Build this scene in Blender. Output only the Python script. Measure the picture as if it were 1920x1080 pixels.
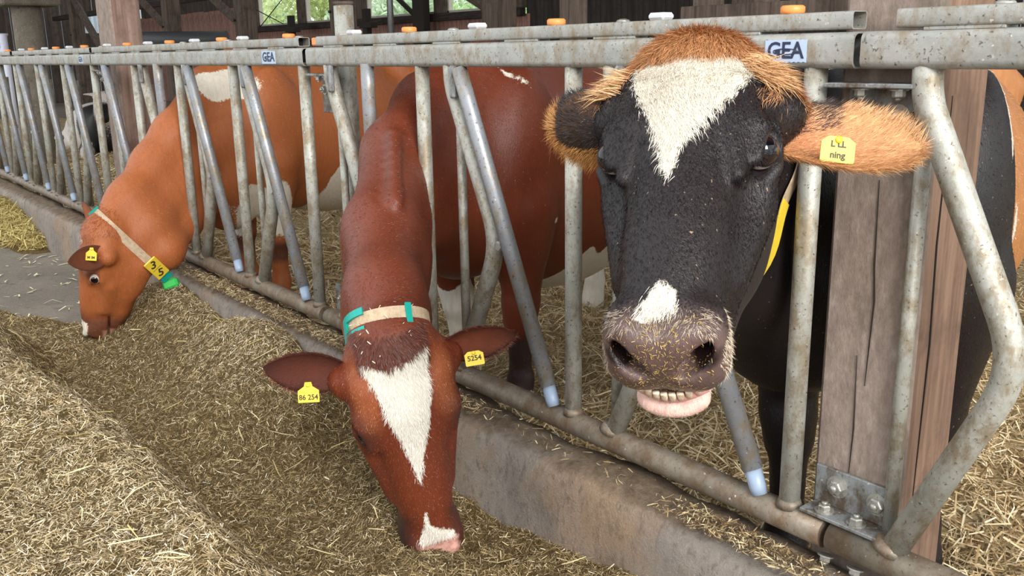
import bpy, bmesh, math, random
import numpy as np
from mathutils import Vector, Matrix
from mathutils.bvhtree import BVHTree

for o in list(bpy.data.objects):
    bpy.data.objects.remove(o)
SC = bpy.context.scene
COL = SC.collection
rng = np.random.default_rng(7)
random.seed(7)

# ---------------------------------------------------------------- camera, world, light, exposure
CAM_POS = Vector((0.0, -1.6237, 1.4718))
YAW, PITCH, ROLL = 0.90587, 0.24835, -0.016335
fwd = Vector((-math.sin(YAW)*math.cos(PITCH), math.cos(YAW)*math.cos(PITCH), -math.sin(PITCH)))
rgt = Vector((math.cos(YAW), math.sin(YAW), 0.0))
upv = rgt.cross(fwd)
r2 = math.cos(ROLL)*rgt + math.sin(ROLL)*upv
u2 = -math.sin(ROLL)*rgt + math.cos(ROLL)*upv
cam_data = bpy.data.cameras.new('camera')
cam_data.sensor_width = 36.0
cam_data.lens = 1750.0/1920.0*36.0
cam_data.clip_start = 0.05
cam_data.clip_end = 400
cam = bpy.data.objects.new('camera', cam_data)
COL.objects.link(cam)
cam.matrix_world = Matrix(((r2.x, u2.x, -fwd.x, CAM_POS.x), (r2.y, u2.y, -fwd.y, CAM_POS.y),
                           (r2.z, u2.z, -fwd.z, CAM_POS.z), (0, 0, 0, 1)))
SC.camera = cam

world = bpy.data.worlds.new('overcast_sky')
SC.world = world
world.use_nodes = True
bgn = world.node_tree.nodes['Background']
bgn.inputs[0].default_value = (0.93, 0.97, 1.0, 1)
bgn.inputs[1].default_value = 1.4

def area_light(name, loc, target, sx, sy, power, color=(1, 1, 1)):
    d = bpy.data.lights.new(name, 'AREA')
    d.shape = 'RECTANGLE'; d.size = sx; d.size_y = sy; d.energy = power; d.color = color
    o = bpy.data.objects.new(name, d)
    o.location = loc
    o.rotation_euler = (Vector(target) - Vector(loc)).to_track_quat('-Z', 'Y').to_euler()
    COL.objects.link(o)
    return o
# daylight entering through the open end of the barn to the right of the photographer
area_light('open_end_daylight', (6.0, -2.8, 5.0), (-2.0, 0.0, 0.5), 4.0, 3.0, 850, (1.0, 0.98, 0.95))

SC.view_settings.view_transform = 'Standard'
SC.view_settings.look = 'None'
SC.view_settings.gamma = 1
SC.view_settings.use_curve_mapping = False
SC.view_settings.exposure = 0.3
SC.cycles.max_bounces = 5
SC.cycles.diffuse_bounces = 3
SC.cycles.glossy_bounces = 2

# ---------------------------------------------------------------- helpers
def lin(c):
    return c/12.92 if c <= 0.04045 else ((c+0.055)/1.055)**2.4
def rgb(r, g, b):
    return (lin(r/255), lin(g/255), lin(b/255), 1.0)

class NT:
    """small helper to write node materials"""
    def __init__(self, name, rough=0.7, metal=0.0, spec=0.5):
        self.m = bpy.data.materials.new(name)
        self.m.use_nodes = True
        self.t = self.m.node_tree
        self.b = self.t.nodes['Principled BSDF']
        self.b.inputs['Roughness'].default_value = rough
        self.b.inputs['Metallic'].default_value = metal
        self.b.inputs['Specular IOR Level'].default_value = spec
        self.tc = None
    def n(self, typ, **kw):
        x = self.t.nodes.new(typ)
        for k, v in kw.items():
            setattr(x, k, v)
        return x
    def link(self, a, b):
        self.t.links.new(a, b)
    def coord(self, scale=(1, 1, 1), kind='Object'):
        if self.tc is None:
            self.tc = self.n('ShaderNodeTexCoord')
        mp = self.n('ShaderNodeMapping')
        mp.inputs['Scale'].default_value = scale
        self.link(self.tc.outputs[kind], mp.inputs[0])
        return mp.outputs[0]
    def noise(self, scale, detail=4, rough=0.6, stretch=(1, 1, 1), kind='Object'):
        x = self.n('ShaderNodeTexNoise')
        x.inputs['Scale'].default_value = scale
        x.inputs['Detail'].default_value = detail
        x.inputs['Roughness'].default_value = rough
        self.link(self.coord(stretch, kind), x.inputs['Vector'])
        return x.outputs['Fac']
    def ramp(self, fac, stops):
        x = self.n('ShaderNodeValToRGB')
        e = x.color_ramp.elements
        while len(e) < len(stops):
            e.new(0.5)
        for el, (p, c) in zip(e, stops):
            el.position = p; el.color = c if len(c) == 4 else (*c, 1)
        self.link(fac, x.inputs[0])
        return x.outputs[0]
    def step(self, fac, lo, hi):
        x = self.n('ShaderNodeMapRange')
        x.inputs['From Min'].default_value = lo
        x.inputs['From Max'].default_value = hi
        x.clamp = True
        self.link(fac, x.inputs['Value'])
        return x.outputs[0]
    def math(self, op, a, b=0.0):
        x = self.n('ShaderNodeMath', operation=op)
        for i, v in enumerate((a, b)):
            if isinstance(v, (int, float)):
                x.inputs[i].default_value = v
            else:
                self.link(v, x.inputs[i])
        return x.outputs[0]
    def mix(self, fac, a, b, mode='MIX'):
        x = self.n('ShaderNodeMix', data_type='RGBA', blend_type=mode)
        for s, v in ((x.inputs[0], fac), (x.inputs[6], a), (x.inputs[7], b)):
            if isinstance(v, (int, float)):
                s.default_value = v
            elif isinstance(v, tuple):
                s.default_value = v
            else:
                self.link(v, s)
        return x.outputs[2]
    def attr(self, name, out='Fac'):
        x = self.n('ShaderNodeAttribute', attribute_name=name)
        return x.outputs[out]
    def color(self, s):
        self.link(s, self.b.inputs['Base Color']); return self
    def roughness(self, s):
        self.link(s, self.b.inputs['Roughness']); return self
    def bump(self, h, strength=0.3, dist=0.01):
        x = self.n('ShaderNodeBump')
        x.inputs['Strength'].default_value = strength
        x.inputs['Distance'].default_value = dist
        self.link(h, x.inputs['Height'])
        self.link(x.outputs[0], self.b.inputs['Normal'])
        return self

def flat(name, c, rough=0.6, metal=0.0, spec=0.5, vary=0.12, scale=30):
    t = NT(name, rough, metal, spec)
    d = tuple(x*(1-vary) for x in c[:3]) + (1,)
    l = tuple(min(1, x*(1+vary)) for x in c[:3]) + (1,)
    t.color(t.ramp(t.noise(scale), [(0.3, d), (0.7, l)]))
    return t.m

def empty(name, label=None, cat=None, loc=(0, 0, 0), group=None, kind=None):
    o = bpy.data.objects.new(name, None)
    o.empty_display_size = 0.1
    o.location = loc
    COL.objects.link(o)
    tag(o, label, cat, group, kind)
    return o
def tag(o, label=None, cat=None, group=None, kind=None):
    if label: o['label'] = label
    if cat: o['category'] = cat
    if group: o['group'] = group
    if kind: o['kind'] = kind
    return o
def add_obj(name, me, mat=None, parent=None):
    o = bpy.data.objects.new(name, me)
    COL.objects.link(o)
    if mat is not None and len(me.materials) == 0:
        for m in (mat if isinstance(mat, (list, tuple)) else [mat]):
            me.materials.append(m)
    if parent is not None:
        o.parent = parent
        p = parent; off = Vector((0, 0, 0))
        while p is not None:
            off += p.location; p = p.parent
        o.location = -off        # meshes are written in world coordinates
    return o
def np_mesh(name, V, F, smooth=True, nper=None):
    """V (n,3); F (m,k) integer array of equal size faces, or list of such arrays"""
    me = bpy.data.meshes.new(name)
    Fs = F if isinstance(F, list) else [F]
    Fs = [np.asarray(f, np.int32) for f in Fs if len(f)]
    loops = np.concatenate([f.ravel() for f in Fs])
    tot = np.concatenate([np.full(len(f), f.shape[1], np.int32) for f in Fs])
    start = np.concatenate([[0], np.cumsum(tot)[:-1]]).astype(np.int32)
    me.vertices.add(len(V)); me.loops.add(len(loops)); me.polygons.add(len(tot))
    me.vertices.foreach_set('co', np.asarray(V, np.float32).ravel())
    me.loops.foreach_set('vertex_index', loops)
    me.polygons.foreach_set('loop_start', start)
    me.polygons.foreach_set('use_smooth', np.full(len(tot), smooth, bool))
    me.update(calc_edges=True)
    return me
def set_col(me, name, C):
    a = me.attributes.new(name, 'FLOAT_COLOR', 'POINT')
    a.data.foreach_set('color', np.asarray(C, np.float32).ravel())
def set_float(me, name, A):
    a = me.attributes.new(name, 'FLOAT', 'POINT')
    a.data.foreach_set('value', np.asarray(A, np.float32).ravel())

class MB:
    """collects simple solids into one mesh"""
    def __init__(self):
        self.V = []; self.F = []; self.n = 0; self.mi = []; self.sm = []
    def add(self, V, F, mi=0, smooth=False):
        self.V += [tuple(v) for v in V]
        self.F += [tuple(i+self.n for i in f) for f in F]
        self.mi += [mi]*len(F); self.sm += [smooth]*len(F)
        self.n += len(V)
        return self
    def box(self, lo, hi, b=0.0, mi=0, M=None, jit=0.0):
        lo = np.array(lo, float); hi = np.array(hi, float)
        b = min(b, *(0.45*(hi-lo)))
        if b <= 0:
            V = [(x, y, z) for x in (lo[0], hi[0]) for y in (lo[1], hi[1]) for z in (lo[2], hi[2])]
            F = [(0, 1, 3, 2), (4, 6, 7, 5), (0, 4, 5, 1), (2, 3, 7, 6), (0, 2, 6, 4), (1, 5, 7, 3)]
        else:
            c = (lo+hi)/2; h = (hi-lo)/2
            V = []; idx = {}
            for sx in (-1, 1):
                for sy in (-1, 1):
                    for sz in (-1, 1):
                        s = np.array((sx, sy, sz))
                        for a in range(3):
                            p = c + s*(h-b); p[a] = c[a]+s[a]*h[a]
                            idx[(sx, sy, sz, a)] = len(V); V.append(tuple(p))
            F = []
            for a in range(3):
                o1, o2 = [(1, 2), (2, 0), (0, 1)][a]
                for s in (-1, 1):
                    q = []
                    for (p1, p2) in ((-1, -1), (1, -1), (1, 1), (-1, 1)):
                        k = [0, 0, 0]; k[a] = s; k[o1] = p1; k[o2] = p2
                        q.append(idx[(*k, a)])
                    F.append(tuple(q if s > 0 else q[::-1]))
            for a in range(3):
                o1, o2 = [(1, 2), (2, 0), (0, 1)][a]
                for p1 in (-1, 1):
                    for p2 in (-1, 1):
                        k0 = [0, 0, 0]; k0[o1] = p1; k0[o2] = p2; k1 = list(k0); k0[a] = -1; k1[a] = 1
                        q = [idx[(*k0, o1)], idx[(*k1, o1)], idx[(*k1, o2)], idx[(*k0, o2)]]
                        F.append(tuple(q if p1*p2 < 0 else q[::-1]))
            for sx in (-1, 1):
                for sy in (-1, 1):
                    for sz in (-1, 1):
                        q = [idx[(sx, sy, sz, a)] for a in range(3)]
                        F.append(tuple(q if sx*sy*sz > 0 else q[::-1]))
        if jit:
            V = [tuple(np.array(v)+np.random.RandomState(int(abs(v[0]*911+v[1]*577+v[2]*1313)*100) % 2**31).uniform(-jit, jit, 3)) for v in V]
        if M is not None:
            V = [tuple(M @ Vector(v)) for v in V]
        return self.add(V, F, mi)
    def tube(self, pts, r, seg=14, mi=0, caps=True, smooth=True, squash=None):
        P = np.array(pts, float); n = len(P)
        R = np.full(n, r, float) if np.isscalar(r) else np.array(r, float)
        T = np.zeros_like(P); T[1:-1] = P[2:]-P[:-2]; T[0] = P[1]-P[0]; T[-1] = P[-1]-P[-2]
        T /= np.linalg.norm(T, axis=1)[:, None]
        a = np.array((0, 1, 0.)) if abs(T[0][1]) < 0.9 else np.array((1., 0, 0))
        N = a - T[0]*(a@T[0]); N /= np.linalg.norm(N)
        V = []; th = np.arange(seg)*2*math.pi/seg
        for i in range(n):
            N = N - T[i]*(N@T[i]); N /= np.linalg.norm(N); B = np.cross(T[i], N)
            sq = (1, 1) if squash is None else squash
            for t in th:
                V.append(P[i]+R[i]*(math.cos(t)*N*sq[0]+math.sin(t)*B*sq[1]))
        F = [(i*seg+j, i*seg+(j+1) % seg, (i+1)*seg+(j+1) % seg, (i+1)*seg+j) for i in range(n-1) for j in range(seg)]
        self.add(V, F, mi, smooth)
        if caps:
            self.F += [tuple(self.n-len(V)+j for j in reversed(range(seg))), tuple(self.n-seg+j for j in range(seg))]
            self.mi += [mi, mi]; self.sm += [False, False]
        return self
    def lathe(self, prof, loc=(0, 0, 0), axis=(0, 0, 1), seg=14, mi=0, smooth=True):
        """prof list of (radius, height) along axis"""
        q = Vector((0, 0, 1)).rotation_difference(Vector(axis).normalized())
        V = []
        for (r_, h) in prof:
            for j in range(seg):
                t = j*2*math.pi/seg
                V.append(tuple(Vector(loc)+q @ Vector((r_*math.cos(t), r_*math.sin(t), h))))
        m = len(prof)
        F = [(i*seg+j, i*seg+(j+1) % seg, (i+1)*seg+(j+1) % seg, (i+1)*seg+j) for i in range(m-1) for j in range(seg)]
        F.append(tuple(reversed(range(seg)))); F.append(tuple((m-1)*seg+j for j in range(seg)))
        self.add(V, F, mi, smooth)
        return self
    def mesh(self, name):
        me = bpy.data.meshes.new(name)
        me.from_pydata(self.V, [], self.F)
        me.polygons.foreach_set('material_index', self.mi)
        me.polygons.foreach_set('use_smooth', self.sm)
        me.update()
        return me
    def build(self, name, mat, parent=None):
        return add_obj(name, self.mesh(name), mat, parent)

def fillet(pts, rad, n=6):
    """round the inner corners of a polyline"""
    out = [np.array(pts[0], float)]
    for i in range(1, len(pts)-1):
        p0, p, p1 = (np.array(pts[k], float) for k in (i-1, i, i+1))
        a = p0-p; b = p1-p
        d = min(rad, 0.48*np.linalg.norm(a), 0.48*np.linalg.norm(b))
        s = p+a/np.linalg.norm(a)*d; e = p+b/np.linalg.norm(b)*d
        for k in range(n+1):
            t = k/n
            out.append((1-t)**2*s+2*t*(1-t)*p+t*t*e)
    out.append(np.array(pts[-1], float))
    return out

def text_mesh(body, size, extrude=0.0006, bold=0.0):
    c = bpy.data.curves.new('lettering', 'FONT')
    c.body = body; c.size = size; c.align_x = 'CENTER'; c.align_y = 'CENTER'
    c.extrude = extrude; c.offset = bold; c.resolution_u = 3
    o = bpy.data.objects.new('lettering', c)
    COL.objects.link(o)
    bpy.context.view_layer.update()
    me = bpy.data.meshes.new_from_object(o.evaluated_get(bpy.context.evaluated_depsgraph_get()))
    bpy.data.objects.remove(o); bpy.data.curves.remove(c)
    V = [tuple(v.co) for v in me.vertices]; F = [tuple(p.vertices) for p in me.polygons]
    bpy.data.meshes.remove(me)
    return V, F
def place(V, org, ex, ey):
    ex = np.array(ex, float); ey = np.array(ey, float)
    ex /= np.linalg.norm(ex); ey = ey-ex*(ex@ey); ey /= np.linalg.norm(ey); ez = np.cross(ex, ey)
    return [tuple(np.array(org)+ex*v[0]+ey*v[1]+ez*v[2]) for v in V]

def vnoise(P, freq, seed=0):
    """smooth value noise on (n,2 or 3) points"""
    P = np.asarray(P, float)*freq
    if P.shape[1] == 2:
        P = np.concatenate([P, np.zeros((len(P), 1))], 1)
    I = np.floor(P).astype(np.int64); f = P-I; f = f*f*(3-2*f)
    def h(i, j, k):
        n = (i*374761393+j*668265263+k*2147483647+seed*974711) & 0xffffffff
        n = ((n ^ (n >> 13))*1274126177) & 0xffffffff
        return ((n ^ (n >> 16)) & 0xffff)/65535.0
    r = 0
    for a in (0, 1):
        for b in (0, 1):
            for c in (0, 1):
                w = (f[:, 0] if a else 1-f[:, 0])*(f[:, 1] if b else 1-f[:, 1])*(f[:, 2] if c else 1-f[:, 2])
                r = r+w*h(I[:, 0]+a, I[:, 1]+b, I[:, 2]+c)
    return r

def strands(name, C, T, L, W, bend, colors, mat, parent=None, up=None, seg=2):
    """flat bent blades: centres C, unit tangents T, lengths L, widths W; four triangles each"""
    n = len(C)
    if up is None:
        up = rng.normal(size=(n, 3)); 
    B = np.cross(T, up); B /= np.linalg.norm(B, axis=1)[:, None]+1e-9
    N = np.cross(B, T)
    if seg == 1:
        w = (W*0.5)[:, None]; a = C-T*(L*0.5)[:, None]; c = C+T*(L*0.5)[:, None]
        V = np.stack([a-B*w*.7, a+B*w*.7, c-B*w, c+B*w], 1).reshape(-1, 3)
        F = (np.arange(n)*4)[:, None]+np.array([0, 1, 3, 2])
        me = np_mesh(name, V, F, smooth=False)
        set_col(me, 'Col', np.repeat(colors, 4, axis=0))
        return add_obj(name, me, mat, parent)
    V = np.empty((n, 6, 3))
    for k, s in enumerate((-0.5, 0.0, 0.5)):
        p = C+T*(L*s)[:, None]+N*(bend*L*(0.25-abs(s)*0.5)*2)[:, None]
        w = (W*(1.0 if k == 1 else 0.6)*0.5)[:, None]
        V[:, 2*k] = p-B*w; V[:, 2*k+1] = p+B*w
    base = (np.arange(n)*6)[:, None]
    F = np.concatenate([base+np.array([0, 1, 3, 2]), base+np.array([2, 3, 5, 4])])
    me = np_mesh(name, V.reshape(-1, 3), F, smooth=False)
    set_col(me, 'Col', np.repeat(colors, 6, axis=0))
    return add_obj(name, me, mat, parent)
# ---------------------------------------------------------------- materials of the building
def m_concrete(name, a, b, dark, scale=6):
    t = NT(name, 0.9, 0, 0.25)
    c = t.ramp(t.noise(scale, 8, 0.65), [(0.3, a), (0.7, b)])
    c = t.mix(t.step(t.noise(scale*3.1, 6, 0.7), 0.56, 0.72), c, dark)
    c = t.mix(t.step(t.noise(60, 3, 0.7), 0.62, 0.7), c, rgb(190, 175, 155))
    t.color(c)
    t.bump(t.math('ADD', t.noise(18, 8, 0.75), t.math('MULTIPLY', t.noise(90, 4, 0.7), 0.5)), 0.6, 0.02)
    return t.m
t = NT('worn_concrete', 0.92, 0, 0.2)
c = t.ramp(t.noise(5, 8, 0.7, (1, 1, .6)), [(0.3, rgb(150, 140, 132)), (0.5, rgb(174, 163, 153)), (0.7, rgb(196, 184, 172))])
c = t.mix(t.step(t.noise(1.7, 5, 0.7), 0.5, 0.66), c, rgb(188, 160, 134))
c = t.mix(t.math('MULTIPLY', t.step(t.noise(45, 6, 0.8, (1, 1, .5)), 0.5, 0.68), .6), c, rgb(104, 92, 82))
c = t.mix(t.math('MULTIPLY', t.step(t.noise(110, 3, 0.7), 0.6, 0.7), .7), c, rgb(208, 196, 180))
sx = t.n('ShaderNodeSeparateXYZ'); t.link(t.coord(), sx.inputs[0])
dirt = t.step(t.math('ADD', sx.outputs[2], t.math('MULTIPLY', t.math('SUBTRACT', t.noise(14, 6, 0.7), .5), .07)), .378, .402)
dc = t.ramp(t.noise(30, 8, 0.8), [(0.3, rgb(94, 77, 62)), (0.5, rgb(134, 115, 95)), (0.72, rgb(170, 152, 128))])
t.color(t.mix(dirt, c, dc))
t.bump(t.math('ADD', t.noise(26, 9, 0.8, (1, 1, .6)), t.math('MULTIPLY', t.noise(120, 4, 0.8), 0.5)), 1.0, 0.02)
M_CURB = M_CURBTOP = t.m
M_FLOOR = m_concrete('floor_concrete', rgb(122, 113, 102), rgb(148, 138, 125), rgb(102, 92, 80), 2.5)

def m_wood(name, a, b, dark, axis=2, scale=14):
    t = NT(name, 0.85, 0, 0.25)
    st = [6, 6, 6]; st[axis] = 0.35
    g = t.noise(scale*0.35, 6, 0.65, tuple(st))
    c = t.ramp(g, [(0.3, dark), (0.45, a), (0.7, b)])
    c = t.mix(t.step(t.noise(5, 6, 0.7), 0.5, 0.75), c, dark)
    t.color(c)
    t.bump(t.math('ADD', g, t.math('MULTIPLY', t.noise(70, 4, 0.7), 0.5)), 0.5, 0.008)
    return t.m
t = NT('weathered_timber', 0.9, 0, 0.2)
g = t.noise(55, 8, 0.75, (1, 1, 0.45))
c = t.ramp(g, [(0.3, rgb(126, 110, 100)), (0.55, rgb(156, 139, 128)), (0.75, rgb(182, 166, 154))])
c = t.mix(t.step(t.noise(4, 6, 0.75, (1, 1, 0.5)), 0.5, 0.74), c, rgb(100, 91, 80))
t.color(c); t.bump(g, 0.6, 0.006); M_POST = t.m
M_POSTSIDE = m_wood('warm_timber_side', rgb(126, 100, 84), rgb(150, 122, 102), rgb(98, 78, 66), 2, 26)  # browner tone for the post's right side face
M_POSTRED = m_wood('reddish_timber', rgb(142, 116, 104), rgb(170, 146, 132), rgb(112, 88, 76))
M_BEAM = m_wood('dark_beam', rgb(96, 83, 74), rgb(122, 108, 98), rgb(64, 54, 48))
M_BEAMH = m_wood('dark_beam_level', rgb(58, 50, 47), rgb(80, 70, 66), rgb(36, 31, 28), 0)
M_BOARD = m_wood('red_brown_board', rgb(160, 122, 110), rgb(188, 150, 136), rgb(120, 88, 78))
M_BOARDD = m_wood('dark_board', rgb(88, 78, 72), rgb(112, 100, 92), rgb(64, 56, 52), 2, 5)
M_ROOF = flat('roof_underside', rgb(44, 38, 34), 0.9)

# ---------------------------------------------------------------- setting
def structure(o, label=None):
    o['kind'] = 'structure'
    if label: o['label'] = label
    return o
FLOOR_Z = 0.10
b = MB(); b.box((-48, -9, -0.1), (4, 0.02, FLOOR_Z))
structure(b.build('floor', M_FLOOR), 'grey concrete feed passage floor beside the curb')
b = MB(); b.box((-48, 0.02, -0.1), (4, 13, 0.05))
structure(b.build('floor_stall', M_FLOOR), 'stall floor under the straw bedding')

# feed curb: worn concrete beam the headlocks stand on, cast in lengths with open joints
def curb():
    root = empty('trim_1', kind='structure')
    root['label'] = 'worn concrete feed curb under the headlock rail'
    joints = [-22.0, -16.0, -11.4, -8.2, -4.92, -2.36, 0.9]
    for a, c in zip(joints[:-1], joints[1:]):
        n = max(8, int((c-a)/0.035)) if a > -12 else 20
        X = np.linspace(a+0.004, c-0.004, n)
        prof = [(-0.140, 0.0), (-0.136, 0.10), (-0.130, 0.22), (-0.126, 0.31), (-0.118, 0.365), (-0.098, 0.392),
                (-0.06, 0.405), (-0.02, 0.410), (0.03, 0.405), (0.045, 0.39), (0.05, 0.2), (0.05, 0.0)]
        V = []; 
        for x in X:
            P2 = np.array([(x, y, z) for y, z in prof])
            k = vnoise(P2, 7, 3)-0.5; k2 = vnoise(P2, 22, 5)-0.5
            dr = max(0, min(1, (x+1.45)/0.3))*0.02
            for (y, z), q, q2 in zip(prof, k, k2):
                V.append((x, y+0.028*q+0.014*q2, max(0, z+(0.02*q+0.014*q2-dr if z > 0.3 else 0))))
        m = len(prof)
        F = [(i*m+j, (i+1)*m+j, (i+1)*m+j+1, i*m+j+1) for i in range(n-1) for j in range(m-1)]
        mb = MB(); mb.add(V, F, 0, True)
        mb.F += [tuple(range(m)), tuple(reversed(range((n-1)*m, n*m)))]; mb.mi += [0, 0]; mb.sm += [False, False]
        for i, f in enumerate(mb.F):
            if len(f) == 4:
                j = f[0] % m
                if 4 <= j <= 8: mb.mi[i] = 1
        mb.build('curb_block', [M_CURB, M_CURBTOP], root)
curb()

# ---- back wall: boards, sills, window openings; end wall far left; roof
def board_run(parent, x0, x1, w, y, z0, z1, mat, name='board', th=0.03):
    mes = []
    for k in range(4):
        mb = MB(); h = z1-z0
        mb.box((0.004, -th*(0.5+0.12*k), 0), (w-0.006, th*(0.4), h-0.01*k), 0.004)
        me = mb.mesh(name); me.materials.append(mat); mes.append(me)
    i = 0; x = x0
    while x < x1-1e-6:
        o = add_obj(name, mes[(i*7+i//3) % 4], None, parent)
        o.location = Vector((x, y, z0))
        i += 1; x += w
wall = empty('wall_back', kind='structure'); wall['label'] = 'red brown board wall with window openings behind the stalls'
board_run(wall, -25.2, -13.0, 0.15, 9.0, 0.05, 2.12, M_BOARD)
M_BOARDK = m_wood('charcoal_board', rgb(58, 53, 51), rgb(80, 74, 70), rgb(42, 38, 37), 2, 5)
board_run(wall, -13.0, 1.6, 0.46, 9.0, 0.05, 3.6, M_BOARDK)
board_run(wall, -33.85, -25.3, 0.45, 9.0, 0.05, 2.75, M_BOARD)
mb = MB(); mb.box((-33.9, 9.05, 0.05), (-25.25, 9.09, 3.6)); mb.build('panel', M_BOARDD, wall)
def member(name, parent, lo, hi, mat=M_BEAMH, bev=0.008):
    mb = MB(); mb.box(lo, hi, bev); return mb.build(name, mat, parent)
member('rail', wall, (-25.2, 8.84, 2.06), (-13.0, 8.97, 2.20))
member('rail', wall, (-25.2, 8.86, 1.70), (-13.0, 8.96, 1.80))
member('rail', wall, (-25.2, 8.9, 3.2), (-13.0, 9.05, 3.6))
for x0, x1 in ((-25.2, -23.95), (-21.65, -21.25), (-18.85, -18.35), (-15.72, -15.30), (-13.55, -13.0)):
    member('jamb', wall, (x0, 8.88, 2.2), (x1, 9.03, 3.2), M_BEAM)
for i, (x0, x1) in enumerate(((-23.95, -21.65), (-21.25, -18.85), (-18.35, -15.72), (-15.30, -13.55))):
    w = empty('window_%d' % (i+1), kind='structure')
    w['label'] = 'open window gap in the board wall, %s' % ['behind the crossed wires', 'half hidden by the galvanised pipe', 'third from the left', 'rightmost'][i]
    mb = MB()
    mb.box((x0, 8.92, 2.2), (x1, 9.02, 2.245), 0.004)
    mb.box((x0, 8.92, 2.2), (x0+0.05, 9.02, 3.2), 0.004)
    mb.box((x1-0.05, 8.92, 2.2), (x1, 9.02, 3.2), 0.004)
    mb.build('frame', flat('pale_window_frame', rgb(196, 190, 176)), w)
wl = empty('wall_left', kind='structure'); wl['label'] = 'dark board gable wall at the far left end'
def gable(y0, y1, z0, z1):
    mb = MB(); y = y0
    while y < y1-1e-6:
        yy = min(y1, y+0.5)
        m2 = MB(); m2.box((-34.05, y+0.01, z0), (-34.0, yy-0.01, z1), 0.004); m2.build('board', M_BOARDD, wl)
        y = yy
gable(-4, 7.0, 0.05, 4.4); gable(7.85, 9.0, 0.05, 4.4); gable(7.0, 7.85, 0.05, 2.28); gable(7.0, 7.85, 2.95, 4.4)
mb = MB(); mb.box((-48, -0.6, 4.4), (3.5, 5.6, 4.5)); mb.box((-48, 6.6, 4.4), (3.5, 9.06, 4.5))  # roof is out of view; gap added to brighten the back wall and straw
structure(mb.build('ceiling', M_ROOF), 'dark roof over the stalls with a ridge gap added to let in light')

# pale corrugated shed outside, seen through the gable opening
sh = empty('corrugated_shed', 'pale blue corrugated sheet wall outside the gable opening at far left', 'shed', (-43, 7, 0))
V = []; n = 90
for i in range(n):
    y = 3+i*0.11; x = -43+0.03*math.cos(i*math.pi)
    V += [(x, y, 0), (x, y, 4.2)]
mb = MB(); mb.add(V, [(2*i, 2*i+1, 2*i+3, 2*i+2) for i in range(n-1)])
mb.build('corrugated_sheet', flat('pale_sheet', rgb(206, 218, 232), 0.5), sh)
mb = MB(); mb.box((-43.6, 2.9, 4.15), (-42.8, 13.0, 4.3), 0.02); mb.build('roof_edge', flat('sheet_trim', rgb(150, 156, 160)), sh)

# ground and trees outside the windows
mb = MB(); mb.box((-70, 9.2, -0.4), (20, 70, -0.05))
structure(mb.build('ground_outside', flat('meadow', rgb(120, 150, 70), 0.9, scale=2)), 'green meadow outside the barn')
M_LEAF = NT('leaves', 0.7, 0, 0.3); M_LEAF.color(M_LEAF.attr('Col', 'Color'))
tl_ = M_LEAF.n('ShaderNodeBsdfTranslucent'); mx_ = M_LEAF.n('ShaderNodeMixShader'); mx_.inputs[0].default_value = 0.5
M_LEAF.link(M_LEAF.attr('Col', 'Color'), tl_.inputs[0]); M_LEAF.link(M_LEAF.b.outputs[0], mx_.inputs[1]); M_LEAF.link(tl_.outputs[0], mx_.inputs[2])
M_LEAF.link(mx_.outputs[0], M_LEAF.t.nodes['Material Output'].inputs[0]); M_LEAF = M_LEAF.m
M_TRUNK = flat('bark', rgb(80, 66, 52), 0.9)
def tree(x, y, h, rad, tint, label):  # tint: leaf colour whitened to paint in the overexposed daylight
    t = empty('tree', label, 'tree', (x, y, 0), 'trees behind the barn')
    n = 9000
    cl = rng.normal(size=(16, 3))*np.array([rad*0.5, rad*0.5, h*0.2])+np.array([x, y, h*0.58])
    k = rng.integers(0, 16, n)
    d = rng.normal(size=(n, 3)); d /= np.linalg.norm(d, axis=1)[:, None]
    C = cl[k]+d*(rad*0.42*rng.uniform(0.75, 1.05, n))[:, None]
    T = rng.normal(size=(n, 3)); T /= np.linalg.norm(T, axis=1)[:, None]
    c = np.array(tint[:3])[None]*rng.uniform(0.7, 1.3, (n, 1)); c = np.concatenate([c, np.ones((n, 1))], 1)
    f = strands('foliage', C, T, rng.uniform(0.16, 0.32, n), rng.uniform(0.10, 0.16, n), rng.uniform(-.3, .3, n), c, M_LEAF, t)
    f['kind'] = 'stuff'
    mb = MB(); mb.tube([(x, y, -0.1), (x+0.1, y, h*0.3), (x, y+0.1, h*0.6)], [0.2, 0.15, 0.07], 8)
    mb.build('trunk', M_TRUNK, t)
tree(-52.0, 22, 5.0, 2.6, rgb(214, 230, 200), 'pale green tree outside seen through the crossed wire window')
tree(-45.5, 22, 5.6, 2.6, rgb(226, 234, 186), 'yellow green tree outside, right of the crossed wires')
tree(-38.0, 22, 5.2, 2.6, rgb(222, 236, 212), 'light green tree outside the third window')
tree(-31.5, 23, 3.6, 2.4, rgb(206, 230, 180), 'green tree outside between the two right windows')
tree(-25.5, 22, 3.3, 2.2, rgb(206, 234, 170), 'low bright green tree outside the rightmost window')

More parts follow.
